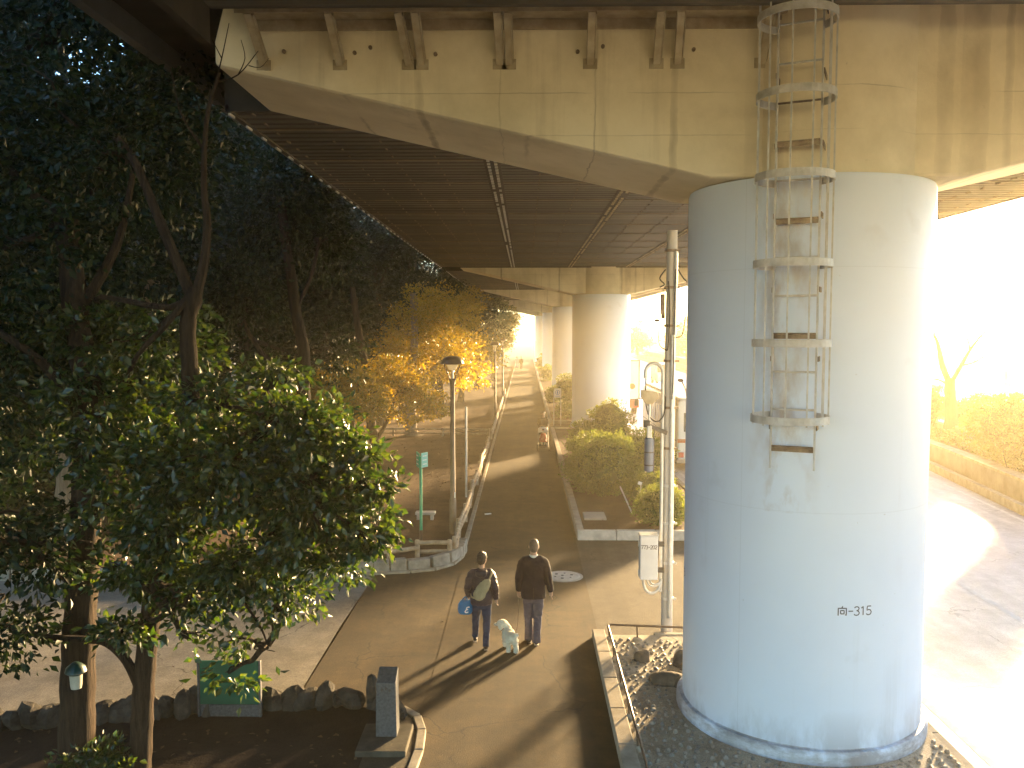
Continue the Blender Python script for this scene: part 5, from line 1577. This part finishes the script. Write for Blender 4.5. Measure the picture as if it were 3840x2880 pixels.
# thick trunk at the lower left
tree('thick dark rough trunk at the lower left with leaves spreading to the frame edge', (-5.25, 9.6, 0),
     [(-5.25, 9.6, -.1), (-5.22, 9.65, .8), (-5.2, 9.7, 1.6), (-5.16, 9.8, 2.7), (-5.13, 9.9, 3.73), (-5.1, 9.95, 4.4), (-5.25, 10.0, 5.3), (-5.45, 10.2, 6.6)], .205, .13,
     [([(-5.2, 9.72, 2.35), (-5.6, 9.8, 2.6), (-6.2, 9.8, 2.85), (-7.0, 9.7, 3.3)], .10, .05), ([(-5.15, 9.95, 4.2), (-5.5, 9.7, 4.9), (-6.1, 9.5, 5.4)], .09, .03),
      ([(-5.3, 10.0, 5.4), (-4.9, 10.3, 6.3), (-4.8, 10.6, 7.3)], .08, .03)],
     [(-6.0, 9.5, 3.15, .95, .9, .7), (-5.9, 9.25, 1.95, .75, .55, .45, 1.5), (-5.35, 9.3, 2.75, .5, .5, .35, 1.3), (-6.6, 10.2, 4.6, 1.3, 1.2, 1.0), (-6.2, 10.0, 6.2, 1.5, 1.4, 1.2), (-5.3, 10.8, 7.6, 1.4, 1.5, 1.2), (-7.2, 10.5, 7.8, 1.5, 1.5, 1.4)],
     21000, .105, LD, MAT['bark'], 11, crad=.2)
# slender forked tree whose leaves catch the sun
tree('slender forked tree with sunlit glossy leaves over the green board', (-4.55, 9.7, 0),
     [(-4.56, 9.7, -.1), (-4.50, 9.7, .5), (-4.46, 9.7, 1.04), (-4.40, 9.7, 1.6), (-4.24, 9.7, 2.6), (-4.0, 9.75, 3.5), (-3.87, 9.8, 4.3), (-3.86, 9.8, 4.85), (-3.87, 9.8, 5.35), (-3.77, 9.8, 5.76)], .132, .085,
     [([(-3.79, 9.8, 5.6), (-3.99, 9.8, 6.09), (-4.24, 9.8, 6.72), (-4.43, 9.8, 7.19), (-4.62, 9.8, 7.45)], .072, .04),
      ([(-3.79, 9.8, 5.6), (-3.67, 9.8, 6.04), (-3.62, 9.8, 6.51), (-3.65, 9.8, 6.93), (-3.58, 9.75, 7.65), (-3.41, 9.7, 8.14)], .07, .018),
      ([(-3.5, 9.72, 7.9), (-3.38, 9.7, 8.3), (-3.29, 9.7, 8.68)], .012, .004), ([(-3.45, 9.72, 8.05), (-3.2, 9.7, 8.12), (-2.97, 9.7, 8.38)], .012, .004),
      ([(-3.2, 9.7, 8.12), (-3.12, 9.7, 8.3), (-3.16, 9.7, 8.5)], .008, .003), ([(-3.38, 9.7, 8.3), (-3.48, 9.7, 8.5)], .007, .003), ([(-3.08, 9.7, 8.22), (-2.95, 9.7, 8.2), (-2.85, 9.7, 8.3)], .006, .002),
      ([(-3.62, 9.78, 7.3), (-3.85, 9.7, 7.7), (-3.95, 9.7, 8.2)], .018, .005),
      ([(-4.5, 9.68, 1.15), (-4.6, 9.6, 1.48), (-4.76, 9.5, 1.72), (-4.95, 9.42, 1.79), (-5.4, 9.35, 1.85), (-5.8, 9.3, 2.0)], .062, .03),
      ([(-4.3, 9.7, 2.4), (-3.8, 9.6, 2.9), (-3.3, 9.5, 3.3), (-2.5, 9.5, 3.6)], .055, .018), ([(-4.1, 9.72, 3.2), (-3.6, 9.8, 3.9), (-2.9, 9.7, 4.2)], .045, .015),
      ([(-3.8, 9.6, 2.9), (-3.4, 9.5, 2.5), (-3.0, 9.4, 2.0), (-2.9, 9.4, 1.75)], .028, .008), ([(-4.36, 9.7, 2.0), (-4.2, 9.55, 2.2), (-4.05, 9.45, 2.1)], .02, .008)],
     [(-3.3, 9.6, 3.75, 1.1, .95, .6, 1.1), (-2.5, 9.7, 4.35, .3, .3, .22, 1.5), (-3.6, 9.5, 4.55, .45, .4, .22, 1.2), (-2.0, 9.6, 3.9, .3, .3, .2, 1.3), (-1.62, 9.5, 3.55, .22, .25, .16, 1.6), (-1.75, 9.4, 2.95, .25, .25, .2, 1.5), (-2.15, 9.4, 2.7, .3, .3, .25, 1.2), (-3.9, 9.2, 3.1, .4, .35, .3, 1.2), (-2.35, 9.55, 3.45, .72, .8, .75, 1.1), (-1.9, 9.5, 3.25, .42, .5, .42), (-3.0, 9.55, 2.75, .95, .8, .55, 1.2), (-4.3, 9.6, 3.5, .85, .8, .8, 1.1), (-4.35, 9.35, 2.65, .6, .5, .45, 1.1), (-3.1, 9.4, 1.82, .52, .36, .36, .9), (-2.7, 9.45, 2.3, .38, .4, .35), (-3.35, 9.4, 1.42, .28, .25, .22, .7),
      (-2.55, 9.7, 4.2, .6, .7, .4), (-4.9, 9.9, 4.3, .8, .8, .6), (-3.75, 9.5, 2.3, .55, .4, .3), (-4.8, 10.5, 5.1, 1.0, .9, .55), (-5.6, 10.4, 5.3, .7, .7, .5), (-3.1, 10.4, 4.75, .45, .45, .22, 1.2), (-4.45, 9.3, 1.95, .3, .25, .16, 1.3), (-3.75, 9.3, 1.85, .25, .2, .15, 1.2)],
     24500, .112, L_, MAT['bark'], 12, crad=.17, shell=.42)
shrub('small leafy sprout at the foot of the two near trunks', (-4.95, 9.45, .28), (.42, .35, .26), 900, .10, L_, 31, name='sapling')
# dark trunk in the wood
tree('dark bent trunk in the wood left of the golden leaves', (-5.75, 22, 0),
     [(-5.75, 22, 0), (-5.7, 22, 2.2), (-5.72, 22, 3.63), (-5.70, 22, 4.7), (-5.88, 22, 5.65), (-5.99, 22, 6.6), (-6.1, 22, 7.3), (-6.3, 22.3, 8.6)], .19, .11,
     [([(-5.9, 22, 5.8), (-5.5, 22, 6.6), (-5.3, 22.2, 7.6)], .07, .03), ([(-5.75, 22, 3.6), (-6.3, 21.8, 4.2), (-6.9, 21.7, 5.0)], .06, .02)],
     [(-6.4, 22.8, 8.8, 1.7, 1.8, 1.5), (-7.2, 22.2, 6.4, 1.3, 1.4, 1.3), (-5.5, 23.2, 7.6, 1.0, 1.2, 1.0), (-6.8, 22.8, 4.4, 1.1, 1.1, .9), (-6.5, 21.4, 2.6, 1.2, .9, .8), (-5.3, 23.6, 4.6, .8, .9, .8)],
     17000, .15, LD, MAT['barkd'], 13, crad=.3)
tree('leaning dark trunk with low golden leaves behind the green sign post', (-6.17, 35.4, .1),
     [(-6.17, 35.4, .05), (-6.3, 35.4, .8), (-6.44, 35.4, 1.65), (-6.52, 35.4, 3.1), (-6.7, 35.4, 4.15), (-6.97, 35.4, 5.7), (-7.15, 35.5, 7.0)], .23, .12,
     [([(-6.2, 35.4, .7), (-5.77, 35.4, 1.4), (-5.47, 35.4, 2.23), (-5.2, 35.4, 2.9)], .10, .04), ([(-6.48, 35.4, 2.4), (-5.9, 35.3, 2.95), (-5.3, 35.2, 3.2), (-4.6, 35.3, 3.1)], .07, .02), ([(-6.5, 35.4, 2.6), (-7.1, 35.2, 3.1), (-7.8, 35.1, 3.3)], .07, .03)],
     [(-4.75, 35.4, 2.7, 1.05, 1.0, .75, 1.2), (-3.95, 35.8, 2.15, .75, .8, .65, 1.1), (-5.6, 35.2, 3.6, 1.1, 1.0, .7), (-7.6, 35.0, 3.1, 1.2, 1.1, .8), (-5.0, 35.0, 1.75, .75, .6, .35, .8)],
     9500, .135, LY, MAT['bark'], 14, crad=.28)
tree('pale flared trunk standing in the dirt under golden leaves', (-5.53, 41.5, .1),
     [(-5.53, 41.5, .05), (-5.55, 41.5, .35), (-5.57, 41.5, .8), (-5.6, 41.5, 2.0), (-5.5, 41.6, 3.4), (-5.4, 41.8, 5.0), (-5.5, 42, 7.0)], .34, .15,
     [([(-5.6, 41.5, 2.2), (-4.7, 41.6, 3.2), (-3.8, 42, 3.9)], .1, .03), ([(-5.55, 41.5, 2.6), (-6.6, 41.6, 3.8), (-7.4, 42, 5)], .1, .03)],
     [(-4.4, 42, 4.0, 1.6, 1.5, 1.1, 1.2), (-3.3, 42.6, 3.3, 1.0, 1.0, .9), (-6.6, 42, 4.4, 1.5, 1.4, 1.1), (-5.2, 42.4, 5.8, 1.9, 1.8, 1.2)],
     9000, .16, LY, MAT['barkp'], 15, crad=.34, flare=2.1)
tree('broad pale trunk far left behind the thick near trunk', (-11.4, 21.0, .1),
     [(-11.4, 21, .05), (-11.4, 21, 1.0), (-11.3, 21, 2.2), (-11.4, 21.2, 4), (-11.6, 21.4, 6)], .36, .2,
     [([(-11.35, 21, 2.4), (-10.2, 20.8, 3.8), (-9.2, 20.7, 4.8)], .12, .04), ([(-11.4, 21.1, 3.2), (-12.6, 21, 4.8), (-13.4, 21, 6)], .12, .04)],
     [(-9.6, 20.6, 4.6, 1.6, 1.4, 1.1), (-11.6, 20.6, 6.4, 2.1, 1.8, 1.5), (-8.8, 20.4, 7.0, 1.7, 1.5, 1.4), (-10.6, 20.2, 3.2, 1.2, 1.0, .7), (-13, 20.6, 4.2, 1.5, 1.4, 1.1), (-10, 21, 9.2, 2.1, 1.8, 1.6)],
     20000, .15, LD, MAT['barkp'], 16, crad=.3)
# row of trees along the path, lower crowns in the sun
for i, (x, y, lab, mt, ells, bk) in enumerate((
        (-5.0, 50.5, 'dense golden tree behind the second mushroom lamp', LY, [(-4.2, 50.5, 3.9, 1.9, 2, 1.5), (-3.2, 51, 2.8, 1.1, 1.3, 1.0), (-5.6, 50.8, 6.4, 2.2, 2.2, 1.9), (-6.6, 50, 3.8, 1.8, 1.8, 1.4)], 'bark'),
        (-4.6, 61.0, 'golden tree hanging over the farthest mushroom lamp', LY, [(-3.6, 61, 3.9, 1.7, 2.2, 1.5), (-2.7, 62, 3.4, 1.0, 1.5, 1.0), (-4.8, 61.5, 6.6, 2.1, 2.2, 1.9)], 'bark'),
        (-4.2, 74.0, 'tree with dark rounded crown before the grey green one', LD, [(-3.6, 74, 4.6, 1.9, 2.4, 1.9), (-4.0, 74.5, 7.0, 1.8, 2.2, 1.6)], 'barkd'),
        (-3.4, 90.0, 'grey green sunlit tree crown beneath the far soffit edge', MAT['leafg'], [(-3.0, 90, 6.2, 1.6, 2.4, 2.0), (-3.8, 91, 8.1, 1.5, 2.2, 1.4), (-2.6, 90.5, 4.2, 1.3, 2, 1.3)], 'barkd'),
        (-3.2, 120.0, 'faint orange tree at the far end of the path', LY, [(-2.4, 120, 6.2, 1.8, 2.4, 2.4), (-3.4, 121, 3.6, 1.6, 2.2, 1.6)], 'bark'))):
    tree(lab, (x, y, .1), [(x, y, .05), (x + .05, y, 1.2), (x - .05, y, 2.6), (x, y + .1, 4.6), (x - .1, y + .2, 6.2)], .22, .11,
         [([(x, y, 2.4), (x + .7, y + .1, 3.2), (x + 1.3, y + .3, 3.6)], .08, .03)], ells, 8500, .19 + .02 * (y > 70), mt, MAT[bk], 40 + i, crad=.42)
tree('tall dark tree whose heavy crown fills the upper left corner', (-9.0, 13.6, 0),
     [(-9.0, 13.6, -.1), (-8.9, 13.6, 1.5), (-8.75, 13.6, 3.2), (-8.8, 13.6, 5), (-8.6, 13.7, 7), (-8.7, 13.7, 9)], .24, .12,
     [([(-8.75, 13.6, 3.4), (-7.9, 13.4, 4.8), (-7.0, 13.3, 5.8)], .1, .03), ([(-8.8, 13.6, 5), (-7.8, 13.9, 6.6), (-6.8, 14, 7.8)], .09, .03)],
     [(-7.6, 13.6, 6.2, 1.4, 1.3, 1.2), (-6.5, 14.2, 8.2, 1.5, 1.4, 1.4), (-8.4, 13.2, 8.4, 1.6, 1.5, 1.4), (-7.2, 13.4, 10.2, 1.8, 1.6, 1.3), (-9, 13.2, 5.2, 1.3, 1.2, 1.2), (-6.0, 14.8, 10.0, 1.2, 1.3, 1.2), (-7.6, 14, 4.2, 1.0, 1.0, .7), (-9.4, 13, 10.2, 1.6, 1.5, 1.3)],
     30000, .135, LD, MAT['barkd'], 17, crad=.3)
# young trees added below the shade line, sun shaft put into their leaf colour
for i, (x, y, h, lab) in enumerate(((-8.3, 33.6, 3.4, 'added young tree with leaves coloured sunlit gold behind the crown of the slender near tree'), (-6.7, 33.2, 3.7, 'added young tree with leaves coloured sunlit gold just left of the leaning dark trunk'), (-10.0, 34.2, 3.3, 'added young tree with leaves coloured sunlit gold farthest left behind the near leaves'), (-7.5, 37.0, 3.6, 'added young tree with leaves coloured sunlit gold behind the leaning dark trunk'),
        (-9.8, 37.5, 3.6, 'added young tree with leaves coloured sunlit gold deeper in the wood left of the leaning trunk'), (-6.9, 47.0, 3.8, 'added young tree with leaves coloured sunlit gold behind the pale flared trunk'),
        (-9.2, 44.0, 3.8, 'added young tree with leaves coloured sunlit gold left of the pale flared trunk'), (-7.0, 57.0, 4.0, 'added young tree with leaves coloured sunlit gold far back near the second lamp'))):
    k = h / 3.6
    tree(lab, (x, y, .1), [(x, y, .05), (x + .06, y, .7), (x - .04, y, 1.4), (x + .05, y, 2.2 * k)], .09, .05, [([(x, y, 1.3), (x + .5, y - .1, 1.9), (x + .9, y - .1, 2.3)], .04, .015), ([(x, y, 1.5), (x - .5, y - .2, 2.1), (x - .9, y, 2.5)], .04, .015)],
         [(x, y, 2.6 * k, 1.25, 1.15, .95 * k), (x + .8, y - .2, 2.2 * k, .8, .8, .6), (x - .9, y - .1, 2.3 * k, .85, .8, .6), (x + .2, y - .3, 3.3 * k, .8, .8, .45)], 6000, .14, LY, MAT['bark'], 300 + i, name='added_young_tree', crad=.28)
# the dark wood: three kinds, copied
WG = 'trees of the dark wood left of the path'
def wood_proto(k, lab):
    rr = random.Random(100 + k)
    ells = []
    for j in range(9):
        a = rr.uniform(0, 6.28); q = rr.uniform(.4, 2.2)
        ells.append((math.cos(a) * q, math.sin(a) * q, rr.uniform(3.0, 10.8), rr.uniform(1.2, 2.0), rr.uniform(1.2, 2.0), rr.uniform(.9, 1.6)))
    ells.append((0, 0, 11.4, 1.6, 1.6, 1.2))
    return tree(lab, (0, 0, 0), [(0, 0, -.1), (.1, .05, 1.6), (-.12, .1, 3.4), (.15, -.1, 5.4), (-.1, .1, 7.8), (.1, 0, 10.5)], .26, .07,
                [([(-.1, .1, 3.2), (.8, .4, 4.4), (1.5, .5, 5.6)], .11, .03), ([(.1, 0, 4.6), (-.9, -.3, 5.8), (-1.6, -.6, 7.2)], .10, .03), ([(.1, 0, 6.4), (.6, -.9, 7.6), (1.0, -1.5, 8.8)], .08, .025)],
                ells, 23000, .185, LD, MAT['barkd'], 60 + k, group=WG, crad=.42)
protos = [wood_proto(k, 'dark evergreen tree deep in the shaded wood left of the path') for k in range(3)]
rr = random.Random(21); spots = []
fixed = [(-10.6, 26.5), (-12.0, 29.5), (-12.8, 24.2), (-9.9, 41.0), (-15.5, 27.0), (-9.0, 38.5), (-11.5, 34.5), (-8.0, 46.0), (-14.0, 32.0), (-12.5, 41.0), (-7.6, 56.0), (-7.0, 67.0), (-17.5, 36.5), (-11.0, 52.0), (-16.0, 45.0), (-20.5, 33.5), (-21, 42), (-6.5, 80.0), (-11.0, 63.0), (-16, 56), (-23, 52), (-6.4, 98.0), (-10.5, 76.0), (-28, 48), (-25, 62), (-15.5, 70.0), (-30, 62), (-20.5, 66), (-36, 60), (-32, 76), (-24, 80), (-14, 90), (-9.0, 110.0), (-40, 75), (-17.5, 23.0), (-21.5, 27.0), (-14, 8), (-19, 14), (-13, 2), (-20, 4), (-26, 10), (-26, 20), (-14, -6), (-22, -6), (-33, 16), (-34, 30)]
for i, (x, y) in enumerate(fixed):
    s = rr.uniform(.92, 1.25)
    p = protos[i % 3]
    if i < 3:
        p.location = (x, y, .1); p.rotation_euler = (0, 0, rr.uniform(0, 6.28)); p.scale = (s, s, s * rr.uniform(.95, 1.15))
    else:
        dup(p, (x, y, .1), rr.uniform(0, 6.28), (s, s, s * rr.uniform(.95, 1.15)))
# understorey saplings in the wood
US = 'young bushes under the wood'
b0 = shrub('dark leafy bush growing under the shaded trees', (0, 0, 1.3), (1.5, 1.4, 1.4), 4200, .16, LD, 70, US, 'understorey_bush')
for i, (x, y) in enumerate(((-13.5, 22.5), (-9.5, 33), (-14.5, 29.5), (-18.5, 30.5), (-10.5, 46), (-15, 38.5), (-20, 38), (-12.5, 57), (-24, 46), (-9.5, 60.5), (-18.5, 50))):
    s = rr.uniform(.8, 1.35)
    if i == 0:
        b0.location = (x, y, .1); b0.scale = (s, s, s)
    else:
        dup(b0, (x, y, .1), rr.uniform(0, 6.28), s)
# bare tree beyond the road
tree('bare leafless tree with forked limbs on the lawn beyond the road', (18.0, 36.3, 1.2),
     [(18.0, 36.3, 1.1), (17.95, 36.3, 1.9), (17.88, 36.3, 2.6), (17.85, 36.3, 3.2)], .27, .2,
     [([(17.8, 36.3, 3.1), (17.5, 36.3, 3.8), (17.35, 36.3, 4.5), (17.1, 36.2, 5.0), (16.7, 36.2, 5.35)], .15, .04), ([(17.95, 36.3, 3.1), (18.3, 36.3, 3.75), (18.7, 36.4, 4.4), (19.1, 36.4, 4.95), (19.35, 36.4, 5.2)], .11, .025),
      ([(18.7, 36.4, 4.4), (18.5, 36.3, 4.9), (18.0, 36.3, 5.2), (17.7, 36.3, 5.15)], .045, .012), ([(19.1, 36.4, 4.95), (19.3, 36.3, 5.3), (19.25, 36.3, 5.5)], .03, .008), ([(19.1, 36.4, 4.95), (19.5, 36.4, 5.0), (19.8, 36.4, 5.1)], .03, .008),
      ([(17.1, 36.2, 5.0), (17.2, 36.2, 5.5), (17.6, 36.2, 6.0), (17.8, 36.2, 6.3)], .03, .007), ([(17.85, 36.3, 2.9), (17.4, 36.3, 3.15), (16.9, 36.3, 3.2)], .06, .02), ([(18.3, 36.3, 3.75), (18.9, 36.2, 3.95), (19.6, 36.2, 4.5)], .04, .01), ([(19.6, 36.4, 5.3), (20.0, 36.4, 5.6), (20.4, 36.4, 5.75)], .012, .004)],
     [], 0, .1, L_, MAT['bark'], 80, name='bare_tree', flare=1.35)
FT = 'hazy trees far beyond the road'
far0 = tree('faint hazy tree far beyond the road in the bright glare', (0, 0, 0), [(0, 0, 0), (.1, 0, 1.5), (0, .1, 3.0)], .18, .08, [([(0, 0, 1.4), (.8, .2, 2.6)], .06, .03), ([(0, 0, 1.8), (-.8, .1, 3.0)], .06, .03)],
            [(0, 0, 2.6, 2.2, 2.0, 1.2), (1.8, .3, 1.7, 1.7, 1.5, 1.1), (-1.9, .2, 1.8, 1.6, 1.6, 1.2), (.4, .2, 3.6, 1.0, 1.0, .7), (-.8, .1, 1.1, 1.9, 1.6, .9)], 5200, .22, MAT['leafs'], MAT['bark'], 90, group=FT, crad=.4)
for i, (x, y, s) in enumerate(((21.5, 92, 1.1), (22.5, 112, 1.2), (24, 102, 1.0), (27, 120, 1.3), (23.5, 132, 1.3), (31, 118, 1.2), (26.5, 145, 1.5), (19.5, 150, 1.4), (15, 165, 1.5), (10, 172, 1.5))):
    if i == 0:
        far0.location = (x, y, .8); far0.scale = (s, s, s)
    else:
        dup(far0, (x, y, .8), rr.uniform(0, 6.28), s)

# ================================================================== AIR, LIGHT, CAMERA
SUN_AZ, SUN_EL = 31.5, 7.45          # degrees right of the path direction / above the horizon
HAZE = 0.0013
m = MB(); m.box(-390, 390, -70, 390, -1.2, 17.0)
t = NT('haze_air'); t.n.remove(t.p)
pv = t.new('ShaderNodeVolumePrincipled'); pv.inputs['Color'].default_value = (1.0, .87, .60, 1); pv.inputs['Density'].default_value = HAZE; pv.inputs['Anisotropy'].default_value = .70
t.link(pv.outputs[0], t.out.inputs['Volume'])
struct(m, 'haze', t.mat, 'stuff')

w = bpy.data.worlds.new('World'); scene.world = w; w.use_nodes = True
nt = w.node_tree; bg = nt.nodes['Background']; sky = nt.nodes.new('ShaderNodeTexSky'); sky.sky_type = 'NISHITA'
sky.sun_disc = False; sky.sun_elevation = R(SUN_EL); sky.sun_rotation = R(SUN_AZ); sky.air_density = 1.0; sky.dust_density = .1; sky.ozone_density = 2.6
nt.links.new(sky.outputs[0], bg.inputs['Color']); bg.inputs['Strength'].default_value = .135
sd = bpy.data.lights.new('sun', 'SUN'); sd.energy = 4.8; sd.angle = R(5.0); sd.color = (1.0, .69, .34)
so = bpy.data.objects.new('sun', sd); COL.objects.link(so)
d = Vector((-math.sin(R(SUN_AZ)) * math.cos(R(SUN_EL)), -math.cos(R(SUN_AZ)) * math.cos(R(SUN_EL)), -math.sin(R(SUN_EL))))
so.rotation_euler = d.to_track_quat('-Z', 'Y').to_euler(); so.location = (30, 45, 20)

cam = bpy.data.cameras.new('camera'); co = bpy.data.objects.new('camera', cam); COL.objects.link(co)
co.location = (0, 0, 5.3); co.rotation_euler = (R(90 - 3.69), 0, R(.895))
cam.sensor_width = 36; cam.lens = 36 * 1853 / 2212; cam.clip_start = .1; cam.clip_end = 2000
scene.camera = co
scene.view_settings.view_transform = 'Standard'; scene.view_settings.look = 'None'; scene.view_settings.gamma = 1.0
scene.view_settings.exposure = 3.1
scene.cycles.use_denoising = True
scene.cycles.max_bounces = 8; scene.cycles.diffuse_bounces = 4; scene.cycles.glossy_bounces = 3; scene.cycles.transmission_bounces = 4
scene.cycles.volume_bounces = 1; scene.cycles.transparent_max_bounces = 8
scene.cycles.sample_clamp_indirect = 8.0
scene.cycles.caustics_reflective = False; scene.cycles.caustics_refractive = False
